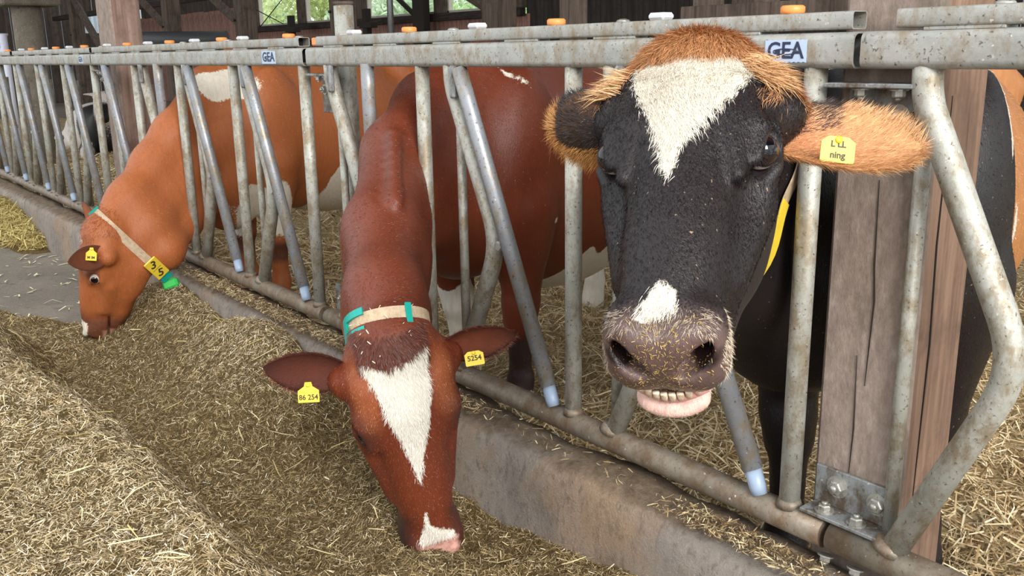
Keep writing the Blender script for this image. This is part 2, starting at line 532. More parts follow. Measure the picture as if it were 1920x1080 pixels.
# row of timber posts with braces down the middle of the barn
POSTW = 0.30
names = {-26.2: 'dark timber barn post left of the near wooden post', -19.2: 'dark timber barn post right of the near wooden post',
         -15.6: 'dark barn post with brace left of the windows', -12.2: 'dark barn post right behind the galvanised pipe',
         -8.6: 'braced barn post right of the windows', -5.1: 'dark barn post behind the brown poll of the black cow'}
for x, lab in names.items():
    p = empty('barn_post', lab, 'post', (x, 5, 0.05), 'timber posts along the middle of the barn')
    mb = MB(); mb.box((x-0.15, 4.86, 0.05), (x+0.15, 5.14, 4.39), 0.015); mb.build('post_shaft', M_BEAM, p)
    if x != -12.2:
        ends = [(x-0.12, 5, 1.95), (x-2.5, 5, 2.95)] if x > -26 else [(x+0.1, 5, 2.85), (x+1.9, 5, 1.70)]
        mb = MB(); mb.tube(ends, 0.1, 4, smooth=False); mb.build('brace', M_BEAM, p)
    mb = MB(); mb.lathe([(0.02, 0), (0.02, 0.03)], (x-0.1, 4.86, 2.05), (0, -1, 0), 8); mb.build('bolt', M_BEAMH, p)
b = empty('crossbeam', 'long dark crossbeam running under the roof behind the posts', 'beam', (-20, 6, 2.75))
mb = MB(); mb.box((-33, 6.0, 2.62), (-13.2, 6.14, 2.76), 0.01); mb.build('beam_timber', M_BEAMH, b)
# crossed wires in front of the first window
wi = empty('wire_bracing', 'crossed thin wires in front of the leftmost window', 'wire', (-21, 8, 2.3))
for a, c in (((-22.9, 8.3, 2.62), (-21.2, 8.3, 2.18)), ((-21.2, 8.3, 2.72), (-22.5, 8.3, 2.16))):
    mb = MB(); mb.tube([a, c], 0.011, 6); mb.build('wire', M_BEAMH, wi)
wp = empty('steel_stanchion', 'slim grey steel pipe beside the dark post right of the galvanised pipe', 'pipe', (-11.9, 5.6, 0.05))
mb = MB(); mb.tube([(-11.75, 5.5, 0.05), (-11.75, 5.5, 4.3)], 0.045, 10); mb.build('pipe_shaft', flat('grey_steel', rgb(130, 130, 132), 0.4, 0.6), wp)
mb = MB(); mb.lathe([(0.075, 0), (0.075, 0.02)], (-11.75, 5.5, 1.0), (0, 0, 1), 10); mb.build('collar_ring', M_BEAMH, wp)
dp = empty('steel_column', 'black steel column between the two right windows', 'column', (-15.6, 8.7, 0.05))
mb = MB(); mb.box((-16.05, 8.6, 0.05), (-15.65, 8.75, 4.3), 0.01); mb.build('column_shaft', M_ROOF, dp)
mb = MB(); mb.tube([(-15.9, 8.66, 2.1), (-17.3, 8.66, 2.9)], 0.05, 6); mb.build('brace', M_ROOF, dp)
for x in (-20.9, -17.4):
    st = empty('fence_stub', 'short dark stub post under the %s window' % ('crossed wire' if x < -19 else 'third'), 'post', (x, 8.4, 0.05))
    mb = MB(); mb.box((x-0.09, 8.3, 0.05), (x+0.09, 8.42, 2.36), 0.01); mb.build('stub_shaft', M_ROOF, st)
    mb = MB(); mb.box((x-0.2, 8.28, 1.98), (x+0.3, 8.44, 2.1), 0.01); mb.build('bracket', M_ROOF, st)

# round concrete column far left, tarpaulin roll, white pipes
cc = empty('concrete_column', 'round grey concrete column with square cap at the far left', 'column', (-13.5, 1.2, 0.05))
mb = MB(); mb.lathe([(0.185, 0), (0.18, 1.0), (0.175, 2.08)], (-13.5, 1.2, 0.05), (0, 0, 1), 20); mb.build('column_shaft', m_concrete('column_concrete', rgb(112, 104, 92), rgb(140, 130, 116), rgb(90, 82, 72)), cc)
mb = MB(); mb.box((-13.85, 0.88, 2.12), (-13.15, 1.55, 2.6), 0.02); mb.build('column_cap', m_concrete('cap_concrete', rgb(100, 92, 82), rgb(124, 116, 104), rgb(80, 72, 64)), cc)
tr = empty('tarpaulin_roll', 'dark grey rolled tarpaulin lying right of the near wooden post', 'tarpaulin', (-14.6, 3.2, 1.5))
mb = MB(); mb.tube([(-15.2, 2.75, 1.73), (-14.0, 4.0, 1.72)], 0.12, 14); mb.build('roll', flat('tarpaulin', rgb(74, 76, 78), 0.5), tr)
for k in (0.1, 0.9):
    mb = MB(); mb.tube([(-15.2+1.2*k, 2.75+1.25*k, 0.05), (-15.2+1.2*k, 2.75+1.25*k, 1.62)], 0.035, 8); mb.build('leg', M_ROOF, tr)
M_WPL = flat('white_plastic', rgb(222, 222, 236), 0.4, vary=0.05)
for i, (x, y, lab) in enumerate(((-15.25, 1.2, 'white plastic pipe end left of the concrete column'), (-14.6, 1.1, 'white plastic pipe with side branch by the concrete column'))):
    wq = empty('drain_pipe', lab, 'pipe', (x, y, 0.05))
    mb = MB(); mb.tube([(x, y, 0.05), (x, y, 1.8)], 0.05, 10); mb.build('pipe_shaft', M_WPL, wq)
    mb = MB()
    if i: mb.tube([(x, y, 1.68), (x-0.18, y-0.16, 1.66)], 0.05, 10); mb.build('branch', M_WPL, wq)
    else: mb.lathe([(0.05, 0), (0.09, 0.05), (0.09, 0.07)], (x, y, 1.76), (0, 0, 1), 10); mb.build('funnel', M_WPL, wq)

# stall divider behind the cows: posts with a weathered level plank
sd_ = empty('stall_divider', 'weathered stall divider of posts and level planks behind the black cow', 'partition', (-4.0, 3.0, 0.05))
for x0, x1 in ((-5.24, -5.06), (-4.0, -3.84), (-3.56, -3.44), (-2.6, -2.42)):
    mb = MB(); mb.box((x0, 2.95, 0.1), (x1, 3.07, 2.5), 0.01); mb.build('post_shaft', M_BEAM, sd_)
for z0, z1 in ((1.60, 1.72), (2.2, 2.32)):
    mb = MB(); mb.box((-4.05, 2.90, z0), (-2.3, 2.95, z1), 0.006); mb.build('plank', M_BEAM, sd_)
# ---- near timber posts and galvanised pipe by the fence
def split_post(name, label, lo, hi, mat, side, planks):
    p = empty(name, label, 'post', ((lo[0]+hi[0])/2, (lo[1]+hi[1])/2, lo[2]))
    mb = MB(); mb.box(lo, hi, 0.012)
    me = mb.mesh('post_shaft'); 
    o = add_obj('post_shaft', me, [mat, side], p)
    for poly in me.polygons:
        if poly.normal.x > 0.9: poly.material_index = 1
    return p
tp = split_post('timber_post', 'thick square weathered timber post right of the black cow', (-1.075, 0.045, 0.10), (-0.872, 0.235, 4.39), M_POST, M_POSTSIDE, 0)
# drying cracks of the post
M_CRACK = flat('crack_dark', rgb(40, 32, 26), 0.9)
for (x, y, pts) in ((None, 0.043, [(-0.972, 1.22), (-0.968, 1.05), (-0.962, 0.98), (-0.968, 0.8)]), (None, 0.043, [(-0.99, 0.86), (-0.985, 0.7), (-0.988, 0.6)]), (-0.8705, None, [(0.095, 1.38), (0.09, 1.1), (0.1, 0.9), (0.092, 0.55)])):
    P3 = [((q[0], y, q[1]) if x is None else (x, q[0], q[1])) for q in pts]
    mb = MB(); mb.tube(P3, [0.0007]+[0.0018]*(len(P3)-2)+[0.0007], 5); mb.build('drying_crack', M_CRACK, tp)
pl = empty('timber_post', 'reddish square timber post behind the headlocks at left', 'post', (-6.25, 0.2, 0.1))
mb = MB(); mb.box((-6.42, 0.12, 0.1), (-6.12, 0.30, 4.39), 0.012)
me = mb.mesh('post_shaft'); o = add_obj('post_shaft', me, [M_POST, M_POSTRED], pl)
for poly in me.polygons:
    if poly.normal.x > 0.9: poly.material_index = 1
for zz in (0.6, 1.36):
    mb = MB(); mb.lathe([(0.02, 0), (0.02, 0.02)], (-6.3, 0.12, zz), (0, -1, 0), 8); mb.build('bolt', M_BEAMH, pl)
# ---------------------------------------------------------------- headlock feed fence
def m_galv(name, a, b, dirt, lo=0.5, hi=0.62, rough=0.55, metal=0.35):
    t = NT(name, rough, metal, 0.4)
    c = t.ramp(t.noise(9, 6, 0.7), [(0.3, a), (0.7, b)])
    c = t.mix(t.step(t.noise(22, 8, 0.75, (1, 1, 0.6)), lo, hi), c, dirt)
    c = t.mix(t.step(t.noise(120, 4, 0.6), 0.6, 0.7), c, rgb(96, 86, 72))
    c = t.mix(t.step(t.noise(70, 3, 0.6), 0.68, 0.74), c, rgb(206, 204, 196))
    t.color(c)
    t.bump(t.noise(60, 6, 0.7), 0.25, 0.004)
    return t.m
M_GALV = m_galv('galvanised_pipe', rgb(160, 160, 151), rgb(190, 189, 180), rgb(146, 133, 112), 0.45, 0.6)
M_RAIL = m_galv('galvanised_rail', rgb(150, 151, 146), rgb(180, 180, 174), rgb(144, 131, 111), 0.46, 0.64)
M_BRAIL = m_galv('dirty_bottom_rail', rgb(120, 112, 102), rgb(150, 140, 124), rgb(116, 96, 76), 0.42, 0.6)
M_STEEL = m_galv('polished_swing_bar', rgb(136, 138, 142), rgb(166, 170, 176), rgb(150, 138, 120), 0.48, 0.62, 0.42, 0.45)
M_TIP = flat('blue_grey_plastic', rgb(150, 166, 188), 0.4, vary=0.06)
M_ORANGE = flat('orange_plastic', rgb(236, 146, 76), 0.45, vary=0.08)
M_WHITECAP = flat('white_cap_plastic', rgb(206, 206, 208), 0.45, vary=0.06)
M_BOLT = m_galv('zinc_bolt', rgb(150, 148, 142), rgb(190, 188, 180), rgb(110, 100, 86), 0.55, 0.7, 0.4, 0.6)
M_PLATE = m_galv('zinc_plate', rgb(128, 132, 132), rgb(154, 158, 158), rgb(96, 82, 68), 0.44, 0.6)
M_DARKIN = flat('dark_hollow', rgb(30, 28, 26), 0.9)
M_STICK = flat('sticker_blue_grey', rgb(176, 192, 216), 0.4, vary=0.06)
M_INK = flat('navy_ink', rgb(28, 38, 66), 0.5, vary=0.05)

def hexbolt(loc, axis, parent, r=0.017, name='bolt'):
    mb = MB()
    mb.lathe([(r*1.45, 0), (r*1.45, 0.003)], loc, axis, 14, smooth=False)
    l2 = tuple(np.array(loc)+np.array(axis)*0.003)
    mb.lathe([(r, 0), (r, 0.010), (r*0.82, 0.0125)], l2, axis, 6, smooth=False)
    mb.lathe([(r*0.5, 0), (r*0.45, 0.006)], tuple(np.array(l2)+np.array(axis)*0.0125), axis, 10)
    return mb.build(name, M_BOLT, parent)

ZB, ZT = 0.47, 1.4635          # axis heights of bottom and top rail
def rail_profile(mb, x0, x1, zc, hy, hz, rad, seg=5):
    pts = []
    for cx, cz, a0 in ((hy-rad, hz-rad, 0), (-(hy-rad), hz-rad, 90), (-(hy-rad), -(hz-rad), 180), (hy-rad, -(hz-rad), 270)):
        for k in range(seg+1):
            a = math.radians(a0+90*k/seg)
            pts.append((cx+rad*math.cos(a), cz+rad*math.sin(a)))
    m = len(pts); n = max(2, int((x1-x0)/0.25))
    X = np.linspace(x0, x1, n)
    V = [(x, p, zc+q) for x in X for p, q in pts]
    F = [(i*m+j, i*m+(j+1) % m, (i+1)*m+(j+1) % m, (i+1)*m+j) for i in range(n-1) for j in range(m)]
    mb.add(V, [f[::-1] for f in F], 0, True)
    # open tube ends: a thin ring and a dark recess
    for i, s in ((0, 1), (n-1, -1)):
        base = mb.n
        c = [(X[i], p*0.88, zc+q*0.90) for p, q in pts]; d = [(X[i]+s*0.05, p*0.88, zc+q*0.90) for p, q in pts]
        ring = [(X[i], p, zc+q) for p, q in pts]
        V2 = ring+c+d
        F2 = [(j, (j+1) % m, m+(j+1) % m, m+j) for j in range(m)]+[(m+j, m+(j+1) % m, 2*m+(j+1) % m, 2*m+j) for j in range(m)]
        mb.add(V2, F2, 0); k = len(mb.F)
        mb.add(d, [tuple(range(m))], 1)

DX = {-1.66: 0.02}
def make_panel(label, x0, x1, places, thicks, bar_x, caps, far=False):
    """places: list of (bent tube x, state) ; thicks: x of the straight uprights"""
    P = empty('headlock_panel', label, 'headlock panel', ((x0+x1)/2, 0, ZB), 'headlock panels of the feed fence')
    mb = MB(); rail_profile(mb, x0, x1, ZT, 0.030, 0.0335, 0.015); mb.build('top_rail', [M_RAIL, M_DARKIN], P)
    for a, c in bar_x:
        mb = MB(); rail_profile(mb, a, c, 1.518, 0.024, 0.0165, 0.005, 2); o = mb.build('locking_bar', [M_RAIL, M_DARKIN], P)
        x = a+0.12          # welded carriers under the locking bar leave dark slits between them
        while x < c-0.1:
            mb = MB(); mb.box((x-0.07, -0.022, 1.496), (x+0.07, 0.022, 1.502), 0.001); mb.build('bar_carrier', M_RAIL, P)
            x += 0.35
    mb = MB(); n = max(2, int((x1-x0)/0.2))
    mb.tube([(x, 0, ZB) for x in np.linspace(x0, x1, n)], 0.033, 20); mb.build('bottom_rail', M_BRAIL, P)
    for x in thicks:
        mb = MB(); mb.tube([(x, 0, ZT-0.02), (x, 0, 1.0), (x, 0, ZB)], 0.0228, 16); mb.build('upright', M_GALV, P)
        mb = MB(); mb.lathe([(0.030, 0), (0.026, 0.010), (0.0235, 0.018)], (x, 0, ZB+0.026), (0, 0, 1), 16); mb.build('weld_bead', M_BRAIL, P)
    for bx, st in places:
        big = 0.0285 if not far else 0.0265
        mb = MB()
        mb.tube(fillet([(bx, 0, ZT-0.02), (bx+0.004, 0, 1.375), (bx+0.215, 0, 0.93), (bx+0.008, 0, ZB)], 0.09, 7), big-0.002, 16)
        mb.build('bent_bar', M_GALV, P)
        mb = MB(); mb.lathe([(0.037, 0), (0.033, 0.010), (0.028, 0.02)], (bx+0.012, 0, ZB+0.026), (0.25, 0, 1), 16); mb.build('weld_bead', M_BRAIL, P)
        mb = MB(); mb.tube([(bx-0.012, 0.036, 1.33), (bx-0.012, 0.036, ZB+0.02)], 0.0145, 12); mb.build('guard_rod', M_GALV, P)
        if st is None:
            continue
        if st == 'open':
            q = DX.get(bx, 0.0); a = np.array((bx+0.070, -0.022, 1.425)); c = np.array((bx+0.452+q, -0.014, 0.555)); tip = np.array((bx+0.474+q, -0.014, 0.502))
        else:
            a = np.array((bx+0.295, -0.02, 1.44)); c = np.array((bx+0.272, 0.0, 0.60)); tip = np.array((bx+0.270, 0.0, 0.545))
        mb = MB(); mb.tube([a, a*0.9+c*0.1, c], [0.0225, 0.0235, 0.0235], 16); sw = mb.build('swing_bar', M_STEEL, P)
        mb = MB(); mb.tube([c+(c-tip)*0.1, c*0.3+tip*0.7, tip], [0.0195, 0.0195, 0.0175], 14); mb.build('plastic_tip', M_TIP, sw)
        mb = MB(); mb.lathe([(0.016, 0), (0.016, 0.052), (0.012, 0.058)], (bx+0.243, 0.018, 0.93), (0.25, -1, 0), 6, smooth=False); mb.build('pivot_bolt', M_BOLT, P)
        mb = MB(); mb.box((bx+0.035, -0.038, 1.34), (bx+0.062, -0.018, 1.435), 0.006); mb.build('stop_plate', M_PLATE, P)
    for x, kind in caps:
        mb = MB()
        if kind == 'o':
            mb.lathe([(0.022, 0), (0.024, 0.004), (0.024, 0.013), (0.020, 0.0165), (0.008, 0.017)], (x, 0, 1.534), (0, 0, 1), 16)
            mb.build('orange_cap', M_ORANGE, P)['label'] = 'orange plastic cap'
        elif kind == 'w':
            mb.box((x-0.025, -0.02, 1.534), (x+0.025, 0.02, 1.551), 0.006)
            mb.build('white_cap', M_WHITECAP, P)['label'] = 'white plastic cap'
        else:
            mb.lathe([(0.018, 0), (0.015, 0.005), (0.006, 0.008)], (x, 0, 1.534), (0, 0, 1), 12)
            mb.build('rivet', M_BOLT, P)
    return P

def brand_sticker(P, xc, w, h):
    y = -0.0312
    pts = []                                    # serrated plate outline
    n = 9
    lo = [(xc-w/2+w*k/(2*n), ZT-h/2+(0.0018 if k % 2 else 0)) for k in range(2*n+1)]
    hi = [(xc+w/2-w*k/(2*n), ZT+h/2-(0.0018 if k % 2 else 0)) for k in range(2*n+1)]
    pts = lo+hi
    V = [(x, y, z) for x, z in pts]+[(x, y+0.0015, z) for x, z in pts]
    m = len(pts); 
    mb = MB(); mb.add(V, [tuple(range(m))]+[(j, j+m, (j+1) % m+m, (j+1) % m) for j in range(m)])
    st = mb.build('maker_sticker', M_STICK, P)
    TV, TF = text_mesh('GEA', h*1.02, 0.0004, 0.0004*h/0.03)
    tx = max(v[0] for v in TV)-min(v[0] for v in TV)
    TV = [(v[0]*w*0.88/tx, v[1], v[2]) for v in TV]
    mb = MB(); mb.add(place(TV, (xc, y-0.0006, ZT), (1, 0, 0), (0, 0, 1)), TF)
    # sweeping ellipse through the letters
    k = 40; ring = []
    for j in range(k+1):
        t = math.radians(20+320*j/k)
        ring.append((xc+0.01*w+w*0.30*math.cos(t), ZT-0.001+h*0.12*math.sin(t), 0.0011*h/0.036*(0.35+0.65*abs(math.sin(t/2)))))
    RV = []; RF = []
    for j, (x, z, q) in enumerate(ring):
        RV += [(x, y-0.0014, z+q), (x, y-0.0014, z-q)]
        if j: RF.append((2*j-2, 2*j-1, 2*j+1, 2*j))
    mb.add(RV, RF)
    mb.build('lettering', M_INK, st)

PR = make_panel('headlock panel at the far right with thick bent bar beside the timber post', -0.988, 0.45, [(-0.872, None), (-0.17, 'open')], [-0.315],
                [(-0.925, 0.45)], [(-0.44, 'o'), (-0.75, 'r')])
P1 = make_panel('headlock panel holding the black cow and the dark red cow', -3.238, -1.003, [(-3.105, 'closed'), (-2.345, 'open'), (-1.66, 'open')], [-2.505, -1.804, -1.098],
                [(-3.16, -1.012)], [(-1.16, 'o'), (-1.51, 'w'), (-1.63, 'r'), (-1.87, 'o'), (-2.21, 'w'), (-2.33, 'r'), (-2.57, 'o'), (-2.92, 'w')])
P2 = make_panel('headlock panel holding the light brown cow at left', -6.098, -3.27, [(-5.92, 'open'), (-5.225, 'closed'), (-4.565, 'open'), (-3.88, 'open')], [-5.36, -4.68, -4.0, -3.318],
                [(-6.08, -3.305)], [(-3.43, 'o'), (-3.34, 'r'), (-3.87, 'w'), (-4.03, 'r'), (-4.10, 'o'), (-4.43, 'w'), (-4.58, 'r'), (-4.77, 'o'), (-5.1, 'w'), (-5.45, 'o'), (-5.83, 'w'), (-5.95, 'r')])
P3 = make_panel('farthest headlock panel at the left edge without a cow', -11.4, -6.122, [(-10.47, 'open'), (-9.72, 'open'), (-8.98, 'open'), (-8.22, 'open'), (-7.48, 'open'), (-6.75, 'open')],
                [-9.85, -9.12, -8.38, -7.64, -6.89, -6.165],
                [(-8.33, -6.14), (-11.4, -8.42)], [(-6.32, 'o'), (-6.68, 'w'), (-7.03, 'o'), (-7.35, 'w'), (-7.76, 'o'), (-8.1, 'w'), (-8.6, 'o')], True)
brand_sticker(P1, -1.150, 0.096, 0.044)
brand_sticker(P2, -3.56, 0.125, 0.05)
brand_sticker(P3, -6.32, 0.10, 0.045)

mb = MB(); mb.box((-3.205, -0.02, 1.503), (-3.162, 0.02, 1.531), 0.004); mb.build('orange_insert', M_ORANGE, P1)['label'] = 'orange plastic insert at the bar end'
# post brackets: angle plates with bolts at the joints
def joint_bracket(P, x0, x1, big):
    mb = MB(); mb.box((x0+0.02, 0.034, 1.26), (x1-0.02, 0.043, 1.40), 0.002)
    pl = mb.build('joint_plate', M_PLATE, P)
    mb = MB(); mb.box((x0, -0.022, 1.395), (x1, 0.043, 1.404), 0.002); mb.build('joint_flange', M_PLATE, P)
    for k in (0.3, 0.72):
        x = x0+(x1-x0)*k
        hexbolt((x, 0.034, 1.345), (0, -1, 0), P, 0.014)
        hexbolt((x+0.01, 0.005, 1.394), (0, 0, -1), P, 0.012)
        mb = MB(); mb.box((x+0.012, 0.0335, 1.337), (x+0.034, 0.0345, 1.352), 0.0); mb.build('slot', M_DARKIN, pl)
joint_bracket(P1, -1.065, -0.885, True)
joint_bracket(P2, -3.268, -3.12, False)
joint_bracket(P3, -6.14, -6.02, False)
# low angle bracket on the timber post
mb = MB()
mb.box((-1.06, 0.034, 0.515), (-0.875, 0.043, 0.60), 0.002); mb.box((-1.06, -0.02, 0.506), (-0.875, 0.043, 0.515), 0.002)
lb = mb.build('post_bracket', M_PLATE, P1)
hexbolt((-1.005, 0.034, 0.565), (0, -1, 0), P1); hexbolt((-0.912, 0.034, 0.56), (0, -1, 0), P1)
hexbolt((-1.015, 0.005, 0.515), (0, 0, 1), P1, 0.014); hexbolt((-0.94, 0.005, 0.515), (0, 0, 1), P1, 0.014)
hexbolt((-1.0, 0.0, 0.42), (0, -0.3, -1), P1, 0.012); hexbolt((-0.93, 0.0, 0.42), (0, -0.3, -1), P1, 0.012)
mb = MB(); mb.box((-3.235, 0.03, 0.47), (-3.13, 0.04, 0.60), 0.002); lb = mb.build('post_bracket', M_PLATE, P2)
hexbolt((-3.18, 0.03, 0.55), (0, -1, 0), P2, 0.013)

gp = empty('galvanised_pipe', 'galvanised pipe post rising behind the top rail near the fence joint', 'pipe', (-3.17, 0.1, 0.05))
mb = MB(); mb.tube([(-3.17, 0.1, 0.1), (-3.17, 0.1, 1.645)], 0.036, 18); mb.build('pipe_shaft', M_GALV, gp)
mb = MB(); mb.lathe([(0.038, 0), (0.038, 0.012)], (-3.17, 0.1, 1.645), (0, 0, 1), 18); mb.build('pipe_cap', M_BEAM, gp)
# ---------------------------------------------------------------- straw bedding and feed
M_STRAND = NT('straw_blades', 0.75, 0, 0.25); M_STRAND.color(M_STRAND.attr('Col', 'Color')); M_STRAND = M_STRAND.m
def m_hay(name, dark, mid, light, sc):
    t = NT(name, 0.95, 0, 0.15)
    c = t.ramp(t.noise(sc, 8, 0.8), [(0.32, dark), (0.5, mid), (0.68, light)])
    t.color(c); t.bump(t.noise(sc*0.8, 8, 0.8), 0.8, 0.02)
    return t.m
M_FEED = m_hay('silage_mat', rgb(66, 52, 32), rgb(110, 90, 56), rgb(150, 128, 88), 45)
M_STRAW = m_hay('straw_mat', rgb(132, 112, 80), rgb(184, 162, 122), rgb(222, 204, 164), 38)

def sst(a, b, x):
    t = np.clip((x-a)/(b-a), 0, 1); return t*t*(3-2*t)
def g2(x, y, cx, cy, sx, sy):
    return np.exp(-((x-cx)/sx)**2-((y-cy)/sy)**2)
def feed_h(x, y):
    P = np.stack([x, y], -1).reshape(-1, 2)
    n = ((vnoise(P, 2.2, 1)-0.5)*0.07+(vnoise(P, 6, 2)-0.5)*0.045+(vnoise(P, 17, 4)-0.5)*0.022).reshape(x.shape)
    ridge = -0.86+0.05*np.sin(x*2.1)
    h = 0.135+0.33*sst(ridge+0.12, ridge-0.22, y)*sst(-5.3, -4.3, x)
    h = h+0.13*g2(x, y, -3.35, -0.32, 0.55, 0.26)+0.10*g2(x, y, -4.5, -0.22, 0.7, 0.2)
    h = h+0.10*g2(x, y, -1.75, -0.55, 0.28, 0.22)+0.10*g2(x, y, -1.25, -0.35, 0.3, 0.2)+0.10*g2(x, y, -2.15, -0.38, 0.18, 0.16)
    h = h-0.05*g2(x, y, -2.75, -0.6, 0.4, 0.2)-0.04*g2(x, y, -4.0, -0.68, 0.6, 0.14)
    h = h+0.17*sst(-0.45, -0.10, y)*(g2(x, 0*y, -3.5, 0, 0.5, 1)+0.8*g2(x, 0*y, -4.7, 0, 0.9, 1)+0.7*g2(x, 0*y, -1.2, 0, 0.4, 1))
    edge = sst(-5.75, -5.15, x+0.25*np.sin(y*5)+1.6*np.clip(-0.55-y, 0, 1)*0.5)
    far = 0.24*g2(x, y, -8.7, -0.15, 1.1, 0.22)
    return 0.055+(np.maximum(h+n, 0.118)-0.055)*edge+far+n*0.4*(far > 0.02)
def surface(name, x0, x1, y0, y1, st, hf, mat, label, cat, kind='stuff'):
    X = np.arange(x0, x1, st); Y = np.arange(y0, y1, st)
    GX, GY = np.meshgrid(X, Y, indexing='ij')
    Z = hf(GX, GY)
    V = np.stack([GX, GY, Z], -1).reshape(-1, 3)
    m = len(Y); n = len(X)
    i, j = np.meshgrid(np.arange(n-1), np.arange(m-1), indexing='ij')
    k = (i*m+j).ravel()
    F = np.stack([k, k+m, k+m+1, k+1], 1)
    me = np_mesh(name, V, F, True)
    return add_obj(name, me, mat)
def scatter(n, sampler, hf, eps=0.02):
    x, y = sampler(n)
    z = hf(x, y)
    dx = (hf(x+eps, y)-z)/eps; dy = (hf(x, y+eps)-z)/eps
    return np.stack([x, y, z], 1), dx, dy
def blades(name, C, dx, dy, L, W, tilt, cols, mat, parent=None, lift=0.3, seg=2):
    n = len(C)
    a = rng.uniform(0, 2*math.pi, n)
    T = np.stack([np.cos(a), np.sin(a), np.cos(a)*dx+np.sin(a)*dy+rng.normal(0, tilt, n)], 1)
    T /= np.linalg.norm(T, axis=1)[:, None]
    up = rng.normal(0, 0.7, (n, 3))+np.stack([-dx, -dy, np.ones(n)], 1)
    C = C+np.array([0, 0, 1.0])*(rng.uniform(0, 1, n)*lift*L*0.5)[:, None]
    return strands(name, C, T, L, W, rng.normal(0.1, 0.35, n), cols, mat, parent, up, seg)
def palette(n, cols, p, var=0.15):
    c = np.array([q[:3] for q in cols])[rng.choice(len(cols), n, p=p)]*np.exp(rng.normal(0, var, (n, 1)))
    return np.concatenate([np.clip(c, 0, 1), np.ones((n, 1))], 1)

